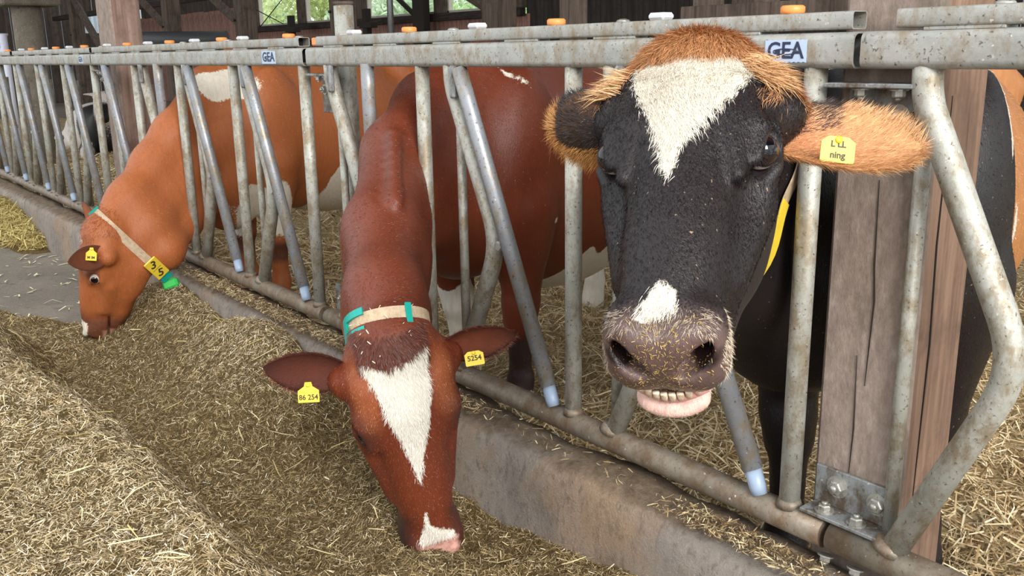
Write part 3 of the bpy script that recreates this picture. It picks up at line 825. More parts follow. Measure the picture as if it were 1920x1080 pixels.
# ---------------------------------------------------------------- sculpting: signed distance fields meshed with surface nets
class Field:
    def __init__(self, xs, ys, zs):
        self.ax = [np.asarray(a, np.float32) for a in (xs, ys, zs)]
        self.d = np.full([len(a) for a in self.ax], 0.6, np.float32)
    def _sub(self, lo, hi):
        sl = []
        for a, l, h in zip(self.ax, lo, hi):
            i = max(0, int(np.searchsorted(a, l))-1); j = min(len(a), int(np.searchsorted(a, h))+1)
            if j-i < 1: return None
            sl.append(slice(i, j))
        return tuple(sl)
    def apply(self, fn, lo, hi, k, op='add'):
        sl = self._sub(np.array(lo)-k-0.03, np.array(hi)+k+0.03)
        if sl is None: return
        X = self.ax[0][sl[0]][:, None, None]; Y = self.ax[1][sl[1]][None, :, None]; Z = self.ax[2][sl[2]][None, None, :]
        b = fn(X, Y, Z).astype(np.float32)
        a = self.d[sl]
        if op == 'add':
            h = np.maximum(k-np.abs(a-b), 0)/k
            self.d[sl] = np.minimum(a, b)-h*h*k*0.25
        else:
            b = -b
            h = np.maximum(k-np.abs(a-b), 0)/k
            self.d[sl] = np.maximum(a, b)+h*h*k*0.25
    def ell(self, c, A, r, k=0.03, op='add'):
        """ellipsoid: centre, 3x3 axes as columns (unit), radii"""
        c = np.array(c, float); A = np.array(A, float); r = np.array(r, float)
        ext = np.sqrt(((A*r)**2).sum(1))
        def fn(X, Y, Z):
            dx, dy, dz = X-c[0], Y-c[1], Z-c[2]
            k0 = 0; k1 = 0
            for i in range(3):
                q = (dx*A[0, i]+dy*A[1, i]+dz*A[2, i])
                k0 = k0+(q/r[i])**2; k1 = k1+(q/r[i]**2)**2
            k0 = np.sqrt(k0); k1 = np.sqrt(k1)+1e-9
            return k0*(k0-1)/k1
        self.apply(fn, c-ext, c+ext, k, op)
    def cone(self, a, b, ra, rb, k=0.03, op='add', squash=None):
        """round cone; squash=(unit axis, factor): flattened along the axis by the factor"""
        a = np.array(a, float); b = np.array(b, float); R = max(ra, rb)
        n, f = (None, 1.0) if squash is None else (np.array(squash[0], float)/np.linalg.norm(squash[0]), squash[1])
        g = 1.0/f-1.0
        def warp(p): return p if n is None else p+n*(p@n)*g
        A2, B2 = warp(a), warp(b); d = B2-A2; L = d@d+1e-12
        def fn(X, Y, Z):
            if n is not None:
                q = (X*n[0]+Y*n[1]+Z*n[2])*g
                X, Y, Z = X+n[0]*q, Y+n[1]*q, Z+n[2]*q
            px, py, pz = X-A2[0], Y-A2[1], Z-A2[2]
            h = np.clip((px*d[0]+py*d[1]+pz*d[2])/L, 0, 1)
            e = np.sqrt((px-h*d[0])**2+(py-h*d[1])**2+(pz-h*d[2])**2)
            return (e-(ra+(rb-ra)*h))*(min(1.0, f) if f < 1 else 1.0)
        lo = np.minimum(a-R, b-R); hi = np.maximum(a+R, b+R)
        self.apply(fn, lo, hi, k, op)
    def mesh(self):
        d = self.d; s = d < 0
        c8 = [(i, j, k) for i in (0, 1) for j in (0, 1) for k in (0, 1)]
        n = [m-1 for m in d.shape]
        cnt = np.zeros(n, np.int8)
        for (i, j, k) in c8:
            cnt += s[i:i+n[0], j:j+n[1], k:k+n[2]]
        act = np.argwhere((cnt > 0) & (cnt < 8))
        idm = np.full(n, -1, np.int32); idm[tuple(act.T)] = np.arange(len(act))
        val = {c: d[act[:, 0]+c[0], act[:, 1]+c[1], act[:, 2]+c[2]] for c in c8}
        acc = np.zeros((len(act), 3)); w = np.zeros(len(act))
        for c in c8:
            for a in range(3):
                if c[a]: continue
                e = list(c); e[a] = 1; e = tuple(e)
                va, vb = val[c], val[e]
                m = (va < 0) != (vb < 0)
                t = np.where(m, va/np.where(m, va-vb, 1), 0)
                p = np.tile(np.array(c, float), (len(act), 1)); p[:, a] = t
                acc += p*m[:, None]; w += m
        q = acc/w[:, None]
        V = np.empty_like(q)
        for a in range(3):
            x = self.ax[a]; V[:, a] = x[act[:, a]]*(1-q[:, a])+x[act[:, a]+1]*q[:, a]
        F = []
        for a in range(3):
            o1, o2 = [(1, 2), (2, 0), (0, 1)][a]
            sa = [slice(None)]*3; sb = [slice(None)]*3; sa[a] = slice(0, -1); sb[a] = slice(1, None)
            e = np.argwhere(s[tuple(sa)] != s[tuple(sb)])
            e = e[(e[:, o1] > 0) & (e[:, o2] > 0) & (e[:, o1] < n[o1]) & (e[:, o2] < n[o2])]
            ins = s[tuple(e.T)]
            ids = []
            for (p, r_) in ((1, 1), (0, 1), (0, 0), (1, 0)):
                c = e.copy(); c[:, o1] -= p; c[:, o2] -= r_
                ids.append(idm[tuple(c.T)])
            Q = np.stack(ids, 1)
            Q = np.where(ins[:, None], Q, Q[:, ::-1])
            F.append(Q)
        F = np.concatenate(F); F = F[(F >= 0).all(1)]
        return V, F

def grid_axis(lo, hi, flo, fhi, fine, coarse):
    """coordinates from lo to hi, fine between flo and fhi and growing coarser outside"""
    a = list(np.arange(flo, fhi, fine)); st = fine
    x = a[-1]
    while x < hi:
        st = min(coarse, st*1.12); x += st; a.append(x)
    st = fine; x = a[0]; pre = []
    while x > lo:
        st = min(coarse, st*1.12); x -= st; pre.append(x)
    return np.array(pre[::-1]+a)

def poly_sd(P, poly):
    """signed distance to a polygon in 2D, positive inside"""
    poly = np.array(poly, float); n = len(poly)
    d = np.full(len(P), 9.0); ins = np.zeros(len(P), bool)
    for i in range(n):
        a, b = poly[i], poly[(i+1) % n]
        e = b-a; w = P-a
        t = np.clip((w@e)/(e@e), 0, 1)
        d = np.minimum(d, np.linalg.norm(w-t[:, None]*e, axis=1))
        c = (a[1] > P[:, 1]) != (b[1] > P[:, 1])
        with np.errstate(divide='ignore', invalid='ignore'):
            xi = a[0]+(P[:, 1]-a[1])/(b[1]-a[1])*(b[0]-a[0])
        ins ^= c & (P[:, 0] < xi)
    return np.where(ins, d, -d)

class HeadFrame:
    """local head frame: l (the cow's right), v (poll to muzzle), d (out of the forehead)"""
    def __init__(self, M, t, s, vs=1.0):
        self.M = np.array(M); self.t = np.array(t); self.s = s; self.vs = np.array((1.0, vs, 1.0))
        # orthonormalise
        u_, _, w_ = np.linalg.svd(self.M); self.M = u_@w_
    def w(self, *p):
        p = np.array(p if len(p) > 1 else p[0], float)
        return self.t+self.s*(self.M@(p*self.vs))
    def loc(self, P):
        return ((np.asarray(P)-self.t)@self.M)/self.s/self.vs
    def dirv(self, *p):
        return self.M@np.array(p, float)

def head_prims(F, H, mouth_open=0.0, ev=.192, nv=0.0, lip=0.0, hollow=True):
    s = H.s; M = H.M
    def E(c, r, k=0.03, op='add', rot=None):
        A = M if rot is None else M@rot
        F.ell(H.w(c), A, np.array(r)*H.vs*s, k*s, op)
    def K(a, b, ra, rb, k=0.03, op='add', sq=None):
        F.cone(H.w(a), H.w(b), ra*s, rb*s, k*s, op, None if sq is None else (M@np.array(sq[0], float), sq[1]))
    E((0, .09, -.115), (.092, .12, .10), .03)
    E((0, .115, -.078), (.106, .135, .066), .04)
    E((0, .02, -.09), (.085, .055, .07), .05)
    K((0, .16, -.075), (0, .44, -.072), .078, .054, .05)
    E((0, .33, -.065), (.05, .16, .052), .04)
    for q in (1, -1):
        E((.090*q, ev-.006, -.066), (.034, .046, .040), .035)
        K((.070*q, ev-.09, -.052), (.088*q, ev-.034, -.044), .03, .022, .035)
        E((.06*q, .2, -.17), (.043, .12, .10), .05)
        K((.058*q, .16, -.235), (.030*q, .43, -.155), .036, .026, .05)
        K((.086*q, .235, -.115), (.060*q, .36, -.105), .026, .024, .035)
        E((.036*q, .468, -.085), (.037, .05, .055), .03)
        E((.040*q, .482+nv, -.050), (.028, .034, .028), .02)
        E((.034*q, .503+nv, -.096), (.033, .020, .020), .02)
        K((.095*q, .08, -.092), (.116*q, .082, -.1), .042, .036, .04)      # ear root
    E((0, .3, -.15), (.055, .18, .08), .05)
    E((0, .500+nv, -.074), (.056, .028, .044), .025)
    # lower jaw and lip
    mo = mouth_open
    E((0, .445, -.15-mo), (.050, .065, .03), .02)
    E((0, .500+lip, -.140-mo), (.046, .027, .018), .012)
    # mouth slit
    E((0, .512, -.122-mo*.5), (.060, .055, .0035+mo*.62), .006, 'cut')
    for q in (1, -1):
        E((.052*q, .45, -.122-mo*.4), (.022, .05, .0035), .008, 'cut')
        # nostrils: comma shaped, opening outward
        cs, sn = math.cos(.75*q), math.sin(.75*q)
        rot = np.array([[cs, 0, -sn], [0, 1, 0], [sn, 0, cs]])
        E((.036*q, .518+nv, -.058), (.025, .034, .0125), .009, 'cut', rot)
        E((.046*q, .505+nv, -.047), (.010, .022, .012), .010, 'cut')
        K((.018*q, .508+nv, -.036), (.042*q, .496+nv, -.027), .012, .011, .012)  # wing above the nostril
        # eye socket with upper and lower lids
        E((.110*q, ev-.002, -.052), (.027, .033, .025), .008, 'cut')
        K((.092*q, ev-.046, -.046), (.100*q, ev-.022, -.032), .010, .009, .012)
        K((.100*q, ev-.022, -.032), (.095*q, ev+.032, -.040), .009, .007, .012)
        K((.104*q, ev-.026, -.068), (.110*q, ev+.004, -.079), .009, .009, .012)
        K((.110*q, ev+.004, -.079), (.102*q, ev+.030, -.066), .009, .007, .012)
        # hollow above the eye and shallow groove below it
        if hollow: E((.096*q, ev-.07, -.036), (.014, .03, .006), .03, 'cut')
        E((.100*q, ev+.09, -.060), (.014, .07, .010), .03, 'cut')

def body_prims(F, W, back, hs=1.0, z0=0.08, drop=0.0, step=(0.0, 0.0), fstep=(0.0, 0.0), bris=0.0):
    """trunk and legs; W = (x, y) of the withers, back = unit ground direction from head to tail"""
    bx, by = back; lat = np.array((by, -bx, 0.0))            # lateral axis
    bk = np.array((bx, by, 0.0)); upz = np.array((0, 0, 1.0))
    A = np.stack([bk, lat, upz], 1)
    def p(b, s, z): return np.array((W[0], W[1], 0))+bk*b*hs+lat*s*hs+upz*(z0+(z-z0)*hs)
    def E(c, r, k=0.06, op='add'): F.ell(p(*c), A, np.array(r)*hs, k*hs, op)
    def K(a, b, ra, rb, k=0.05, op='add'): F.cone(p(*a), p(*b), ra*hs, rb*hs, k*hs, op)
    E((.18, 0, .98), (.44, .25, .40), .08)
    E((.78, 0, .97-drop*.5), (.74, .37, .41+drop*.5), .12)
    E((1.35, 0, 1.10), (.36, .27, .29), .12)
    K((-.02, 0, 1.36), (.5, 0, 1.33), .075, .07, .10)
    K((.5, 0, 1.33), (1.45, 0, 1.36), .07, .08, .10)
    E((-.10, 0, .86-bris), (.2, .16, .24), .1)                    # brisket
    for q in (1, -1):
        E((.08, .19*q, 1.0), (.17, .09, .34), .08)
        K((1.22, .2*q, 1.32), (1.3, .25*q, 1.25), .05, .06, .08)   # hook bones
        K((1.55, .1*q, 1.24), (1.62, .09*q, 1.2), .06, .05, .08)
        E((1.42, .19*q, .92), (.25, .11, .36), .09)
        x = (-.03 if q > 0 else .06)-(fstep[0] if q > 0 else fstep[1])
        K((.06+x*.4, .19*q, .84), (.1+x, .165*q, .5), .115, .065, .06)
        K((.1+x, .165*q, .5), (.1+x, .16*q, .44), .066, .062, .03)
        K((.1+x, .16*q, .44), (.11+x, .155*q, .2), .05, .042, .03)
        K((.11+x, .155*q, .2), (.09+x, .155*q, .13), .05, .055, .03)
        K((.09+x, .155*q, .12), (.06+x, .155*q, .08), .062, .066, .02)
        f = step[0] if q > 0 else step[1]
        K((1.36-f*.4, .19*q, .74), (1.5-f*.8, .17*q, .56), .12, .065, .06)
        K((1.5-f*.8, .17*q, .56), (1.55-f*.85, .165*q, .5), .065, .056, .04)
        K((1.55-f*.85, .165*q, .5), (1.48-f, .165*q, .22), .05, .043, .03)
        K((1.48-f, .165*q, .22), (1.44-f, .165*q, .09), .05, .066, .03)
        E((1.02, .2*q, .72), (.2, .07, .12), .08)
    E((1.16, 0, .66-drop*.6), (.24, .17, .14), .06)                  # udder
    K((1.62, 0, 1.32), (1.72, 0, 1.1), .045, .03, .05)
    K((1.72, 0, 1.1), (1.7, 0, .5), .028, .03, .02)
    return p
# ---------------------------------------------------------------- cows
def m_coat(name, main, main2, white, ginger, ginger2, dark, pink, rough=0.55, fine=0.5, spec=0.35, sheen=0.0, wet=0.0):
    """coat colours chosen by signed fields stored on the mesh (metres, positive inside the marking)"""
    t = NT(name, rough, 0, spec)
    rag = t.math('MULTIPLY', t.math('SUBTRACT', t.noise(75, 5, 0.75), 0.5), 0.035)
    def mask(f, w=0.003):
        return t.step(t.math('ADD', t.attr(f), rag), -w, w)
    c = t.mix(t.noise(5, 5, 0.6), main, main2)
    c = t.mix(mask('m_ginger', 0.012), c, t.mix(t.noise(16, 4, 0.6), ginger, ginger2))
    c = t.mix(mask('m_dark', 0.02), c, dark)
    c = t.mix(mask('m_white'), c, white)
    c = t.mix(mask('m_pink', 0.008), c, t.mix(t.step(t.noise(60, 4, 0.6), 0.45, 0.6), pink[0], pink[1]))
    st = t.ramp(t.noise(70, 4, 0.7, (1, 1, 0.22)), [(0.3, (.78, .76, .74)), (0.7, (1.0, 1.0, 1.0))])
    c = t.mix(0.8, c, st, 'MULTIPLY')
    c = t.mix(t.step(t.attr('m_hole'), -0.004, 0.004), c, rgb(34, 22, 22))
    c = t.mix(t.step(t.noise(140, 2, 0.5), 0.72, 0.76), c, t.mix(0.5, c, rgb(190, 160, 120)))
    t.color(c)
    t.roughness(t.math('SUBTRACT', rough, t.math('MULTIPLY', mask('m_dark', .01), wet)))
    h = t.math('ADD', t.noise(240, 3, 0.7, (1, 1, 0.35)), t.math('MULTIPLY', t.noise(30, 4, 0.6), 0.6))
    t.bump(h, fine, 0.004)
    if sheen:
        t.b.inputs['Sheen Weight'].default_value = sheen
        t.b.inputs['Sheen Roughness'].default_value = 0.4
    return t.m
M_FUR = NT('fur_hair', 0.42, 0, 0.5); M_FUR.color(M_FUR.attr('Col', 'Color')); M_FUR = M_FUR.m
M_FURBLACK = NT('black_hair', 0.5, 0, 0.18); M_FURBLACK.color(M_FURBLACK.attr('Col', 'Color')); M_FURBLACK = M_FURBLACK.m
M_EYE = NT('eye', 0.04, 0, 0.6); M_EYE.color(M_EYE.attr('Col', 'Color')); M_EYE = M_EYE.m
M_TAG = flat('yellow_tag_plastic', rgb(238, 206, 62), 0.45, vary=0.05)
M_TAGINK = flat('tag_ink', rgb(60, 56, 30), 0.6, vary=0.05)
M_STRAP = NT('woven_strap', 0.8, 0, 0.2); M_STRAP.color(M_STRAP.ramp(M_STRAP.noise(60, 5, 0.7), [(0.3, rgb(168, 144, 116)), (0.7, rgb(206, 184, 156))])); M_STRAP = M_STRAP.m
M_TEAL = flat('teal_buckle', rgb(12, 160, 146), 0.45, vary=0.06)
M_GREEN = flat('green_transponder', rgb(58, 190, 84), 0.45, vary=0.06)
M_TOOTH = NT('tooth', 0.25, 0, 0.5); M_TOOTH.color(M_TOOTH.ramp(M_TOOTH.noise(120, 4), [(0.35, rgb(210, 180, 142)), (0.6, rgb(242, 228, 204))])); M_TOOTH = M_TOOTH.m
M_GUM = flat('gum', rgb(196, 140, 132), 0.35, vary=0.1)

def sample_mesh(V, F, n, weight=None):
    A, B, C_, D = (V[F[:, i]] for i in range(4))
    ar = np.linalg.norm(np.cross(C_-A, D-B), axis=1)*0.5
    if weight is not None: ar = ar*weight
    f = rng.choice(len(F), n, p=ar/ar.sum())
    u, v = rng.uniform(0, 1, (2, n, 1))
    P = (A[f]*(1-u)+B[f]*u)*(1-v)+(D[f]*(1-u)+C_[f]*u)*v
    N = np.cross(C_[f]-A[f], D[f]-B[f]); N /= np.linalg.norm(N, axis=1)[:, None]+1e-12
    return P, N, f
def hairs(name, P, N, flow, L, W, lift, cols, parent, mat=None, curl=0.15):
    """tapered hair blades: root P, surface normal N, combing direction flow"""
    n = len(P)
    fl = flow-N*(flow*N).sum(1)[:, None]; fl /= np.linalg.norm(fl, axis=1)[:, None]+1e-9
    L = L[:, None]; rnd = rng.normal(0, curl, (n, 3))
    d1 = fl+N*lift[:, None]+rnd; d1 /= np.linalg.norm(d1, axis=1)[:, None]
    d2 = fl+N*(lift*0.35)[:, None]+rnd*1.6; d2 /= np.linalg.norm(d2, axis=1)[:, None]
    p0 = P-N*0.001; p1 = p0+d1*L*0.5; p2 = p1+d2*L*0.5
    s = np.cross(d1, N+rng.normal(0, 0.4, (n, 3))); s /= np.linalg.norm(s, axis=1)[:, None]+1e-9
    w = (W*0.5)[:, None]
    V = np.stack([p0-s*w, p0+s*w, p1-s*w*0.8, p1+s*w*0.8, p2], 1).reshape(-1, 3)
    b = (np.arange(n)*5)[:, None]
    me = np_mesh(name, V, [b+np.array([0, 1, 3, 2]), b+np.array([2, 3, 4])], smooth=False)
    set_col(me, 'Col', np.repeat(cols, 5, axis=0))
    o = add_obj(name, me, mat or M_FUR, parent); o['kind'] = 'stuff'
    return o
def jitter(n, c, var=0.2):
    a = np.array(c[:3])[None]*np.exp(rng.normal(0, var, (n, 1)))
    return np.concatenate([np.clip(a, 0, 1), np.ones((n, 1))], 1)

def make_ear(name, parent, base, tip, across, length_w, cup, mat_cols, thick=0.004, label=None, droop=0.0, nu=22, nv=13, width=0.115, u0=.45, ex=.72, b0=.52):
    """leaf shaped cupped ear from base to tip; across = direction of the blade's width; returns object and sampler"""
    base = np.array(base, float); tip = np.array(tip, float)
    ax = tip-base; Lr = np.linalg.norm(ax); ax /= Lr
    ac = np.array(across, float); ac -= ax*(ac@ax); ac /= np.linalg.norm(ac)
    nrm = np.cross(ax, ac)                       # hollow side faces +nrm
    U = np.linspace(0, 1, nu); Wd = np.linspace(-1, 1, nv)
    prof = width*0.5*np.where(U < u0, b0+(1-b0)*np.sin(np.clip(U/u0, 0, 1)*math.pi/2), np.cos(np.clip((U-u0)/(1-u0), 0, 1)*math.pi/2)**ex)
    prof = np.maximum(prof, 0.002)
    top = []; bot = []
    for u, w in zip(U, prof):
        for q in Wd:
            c = (1-q*q)
            off = -cup*w*c*(1.15-0.55*u)
            p = base+ax*(u*Lr)+ac*(q*w*(1-0.10*(1-u)))+nrm*off+np.array((0, 0, -droop*u*u))
            t = thick*(0.35+0.65*c)
            top.append(p+nrm*t*0.5); bot.append(p-nrm*t*0.5)
    V = np.array(top+bot); m = nu*nv
    F = []
    for i in range(nu-1):
        for j in range(nv-1):
            a = i*nv+j; F.append((a, a+nv, a+nv+1, a+1)); F.append((m+a, m+a+1, m+a+nv+1, m+a+nv))
    for i in range(nu-1):
        a = i*nv; F.append((a, m+a, m+a+nv, a+nv)); b = i*nv+nv-1; F.append((b, b+nv, m+b+nv, m+b))
    for j in range(nv-1):
        a = j; F.append((a, a+1, m+a+1, m+a)); b = (nu-1)*nv+j; F.append((b, m+b, m+b+1, b+1))
    me = np_mesh(name, V, np.array(F), True)
    inner, outer, rim = mat_cols
    cols = np.zeros((2*m, 4)); 
    for i in range(nu):
        for j in range(nv):
            e = abs(Wd[j])**3; k = i*nv+j
            f = max(e, U[i]**4)
            cols[k] = np.array(inner)*(1-f)+np.array(rim)*f
            cols[m+k] = np.array(outer)*(1-f)+np.array(rim)*f
    set_col(me, 'Col', cols)
    o = add_obj(name, me, M_FURSKIN, parent)
    if label: o['label'] = label
    return o, V, np.array(F), dict(base=base, ax=ax, ac=ac, nrm=nrm, L=Lr, m=m, U=U, prof=prof, nv=nv, nu=nu)
t_ = NT('ear_skin', 0.75, 0, 0.2)
t_.color(t_.mix(t_.step(t_.noise(40, 5, 0.7), 0.4, 0.7), t_.attr('Col', 'Color'), t_.mix(0.25, t_.attr('Col', 'Color'), rgb(60, 40, 30))))
t_.bump(t_.noise(160, 3, 0.7), 0.4, 0.003); M_FURSKIN = t_.m

def ear_tag(parent, c, ex, ey, w, h, lines, label, notch=True):
    """flat yellow tag with stud; ex,ey = right and up directions of its face"""
    ex = np.array(ex, float); ex /= np.linalg.norm(ex); ey = np.array(ey, float); ey -= ex*(ex@ey); ey /= np.linalg.norm(ey); ez = np.cross(ex, ey)
    out = [(-.5, -.5), (.5, -.5), (.5, .12), (.2, .34), (.15, .56), (-.15, .56), (-.2, .34), (-.5, .12)] if notch else [(-.46, -.5), (.46, -.5), (.5, -.44), (.5, .3), (.28, .5), (-.3, .5), (-.5, .3), (-.5, -.44)]
    mb = MB(); n = len(out)
    V = [(x*w, y*h, .0011) for x, y in out]+[(x*w, y*h, -.0011) for x, y in out]
    mb.add(place(V, c, ex, ey), [tuple(range(n)), tuple(reversed(range(n, 2*n)))]+[(j, j+n, (j+1) % n+n, (j+1) % n) for j in range(n)])
    mb.lathe([(w*.11, 0), (w*.11, .002), (w*.05, .004)], tuple(np.array(c)+ey*h*(.42 if notch else .38)+ez*.001), tuple(ez), 10)
    for (txt, yy, sz) in lines:
        TV, TF = text_mesh(txt, sz*h, 0.0002, 0.0004)
        tx = max(v[0] for v in TV)-min(v[0] for v in TV)
        k = min(1, w*.9/tx)
        TV = [(v[0]*k, v[1]+yy*h, v[2]+.0016) for v in TV]
        mb.add(place(TV, c, ex, ey), TF, 1)
    o = mb.build('ear_tag', [M_TAG, M_TAGINK], parent); o['label'] = label
    return o

def eyeball(parent, c, r, gaze, iris=0.95, rim=rgb(214, 196, 186)):
    g = Vector(gaze).normalized(); q = Vector((0, 0, 1)).rotation_difference(g)
    mb = MB(); prof = [(r*math.sin(t), -r*math.cos(t)) for t in np.linspace(0.02, math.pi-0.02, 20)]
    mb.lathe(prof, (0, 0, 0), (0, 0, 1), 24)
    V = np.array(mb.V); ang = np.arccos(np.clip(V[:, 2]/r, -1, 1))
    cols = np.where((ang < 0.42)[:, None], np.array(rgb(8, 8, 14))[None], np.where((ang < iris)[:, None], np.array(rgb(34, 20, 18))[None], np.array(rim)[None]))
    W = [tuple(Vector(c)+q @ Vector(v)) for v in V]
    mb.V = W
    me = mb.mesh('eye'); set_col(me, 'Col', cols)
    return add_obj('eye', me, M_EYE, parent)

def ring_points(bvh, c, n, ref, a0, a1, k, R=0.5):
    """points where rays towards the centre c in the plane with normal n first meet the body"""
    n = Vector(n).normalized(); c = Vector(c); e1 = Vector(ref); e1 = (e1-n*(e1 @ n)).normalized(); e2 = n.cross(e1)
    out = []
    for i in range(k):
        a = math.radians(a0+(a1-a0)*i/(k-1))
        d = e1*math.cos(a)+e2*math.sin(a)
        hit = bvh.ray_cast(c+d*R, -d, R)
        p = hit[0] if hit[0] is not None else c+d*0.1
        out.append((np.array(p), np.array(d)))
    return out, np.array(n)
def band(pts, n, w, off, th, closed=False, sm=3):
    """flat strap along the points: width w along n, lifted by off, thickness th"""
    P = np.array([p for p, d in pts]); D = np.array([d for p, d in pts])
    for _ in range(sm):
        Q = P.copy(); Q[1:-1] = (P[:-2]+2*P[1:-1]+P[2:])/4
        if closed: Q[0] = (P[-2]+2*P[0]+P[1])/4; Q[-1] = Q[0]
        P = Q
    V = []
    for p, d in zip(P, D):
        for (a, b) in ((-w/2, off), (w/2, off), (w/2, off+th), (-w/2, off+th)):
            V.append(p+n*a+d*b)
    m = len(P)
    F = [(4*i+j, 4*i+(j+1) % 4, 4*i+4+(j+1) % 4, 4*i+4+j) for i in range(m-1) for j in range(4)]
    F += [(0, 3, 2, 1), (4*m-4, 4*m-3, 4*m-2, 4*m-1)]
    mb = MB(); mb.add(V, F, 0, False)
    return mb, P, D

def body_fur(V, Q, H, fields, n, cols, root, headcut=.5, L=(.007, .013), W=.0011, mat=None):
    """short coat over neck and trunk, denser near the viewer; cols: main, white, ginger, dark"""
    fv = V[Q].mean(1); dist = np.linalg.norm(fv-np.array(CAM_POS), axis=1); fl = H.loc(fv)
    facing = ((fv-np.array(CAM_POS))*np.cross(V[Q[:, 2]]-V[Q[:, 0]], V[Q[:, 3]]-V[Q[:, 1]])).sum(1) < 0
    wgt = facing/(dist**2)*(fl[:, 1] < headcut)*(fv[:, 2] > .3)
    P, N, f = sample_mesh(V, Q, n, wgt)
    fld = fields(P, H.loc(P)); jw = rng.normal(0, .005, n)
    main = jitter(n, cols[0], .16)
    for k, m in (('m_ginger', 2), ('m_dark', 3), ('m_white', 1)):
        s_ = fld[k]+jw > 0; main[s_] = jitter(int(s_.sum()), cols[m], .10)
    ok = (fld['m_pink'] < 0) & (fld['m_hole'] < -.004)
    for q in (1, -1): ok &= np.linalg.norm(H.loc(P)-np.array((.108*q, .192, -.060)), axis=1) > .034
    flow = np.tile(np.array((-.15, .55, -.75)), (n, 1))
    near = fl[f, 1] > -.02
    flow[near] = H.dirv(0, .9, -.15)
    flow = flow+(vnoise(P, 14, 9)-.5)[:, None]*np.array((.7, .2, .2))
    o = hairs('fur', P[ok], N[ok], flow[ok], rng.uniform(L[0], L[1], n)[ok], np.full(n, W)[ok], rng.uniform(.05, .22, n)[ok], main[ok], root, mat)
    return o
def lashes(root, H, ev, c, k=46):
    """dark lashes along the upper lids"""
    for q in (1, -1):
        t = rng.uniform(0, 1, k)
        P = np.array([H.w(.094*q+(.010*q)*math.sin(x*math.pi), ev-.034+.058*x, -.036-.005*abs(x-.4)) for x in t])
        N = np.tile(H.dirv(.75*q, 0, .5), (k, 1)); flow = np.tile(H.dirv(.6*q, .35, -.35), (k, 1))
        hairs('eyelashes', P, N, flow, rng.uniform(.014, .022, k), np.full(k, .0011), np.full(k, .7), jitter(k, c, .15), root, curl=.1)

def bake(name, F, H, fields, mat, root):
    V, Q = F.mesh()
    me = np_mesh(name, V, Q, True)
    for k, f in fields(V, H.loc(V)).items():
        set_float(me, k, f)
    o = add_obj(name, me, mat, root)
    bvh = BVHTree.FromPolygons([tuple(v) for v in V], [tuple(q) for q in Q.tolist()])
    return o, V, Q, bvh

def make_axes(H, W, back, fine, headpad, coarse=0.024, hs=1.0):
    lo = np.array([1e9]*3); hi = -lo
    for p in headpad:
        w = H.w(p); lo = np.minimum(lo, w); hi = np.maximum(hi, w)
    b = np.array((back[0], back[1])); l = np.array((b[1], -b[0]))
    pts = [np.array(W)+b*q*hs+l*s*hs for q in (-.4, 1.85) for s in (-.45, .45)]
    glo = np.minimum(lo-0.05, np.append(np.min(pts, 0), 0.0)); ghi = np.maximum(hi+0.05, np.append(np.max(pts, 0), 1.62))
    return [grid_axis(glo[a], ghi[a], lo[a], hi[a], fine, coarse) for a in range(3)]
HEADBOX = [(x, y, z) for x in (-.14, .14) for y in (-.09, .545) for z in (-.29, .01)]
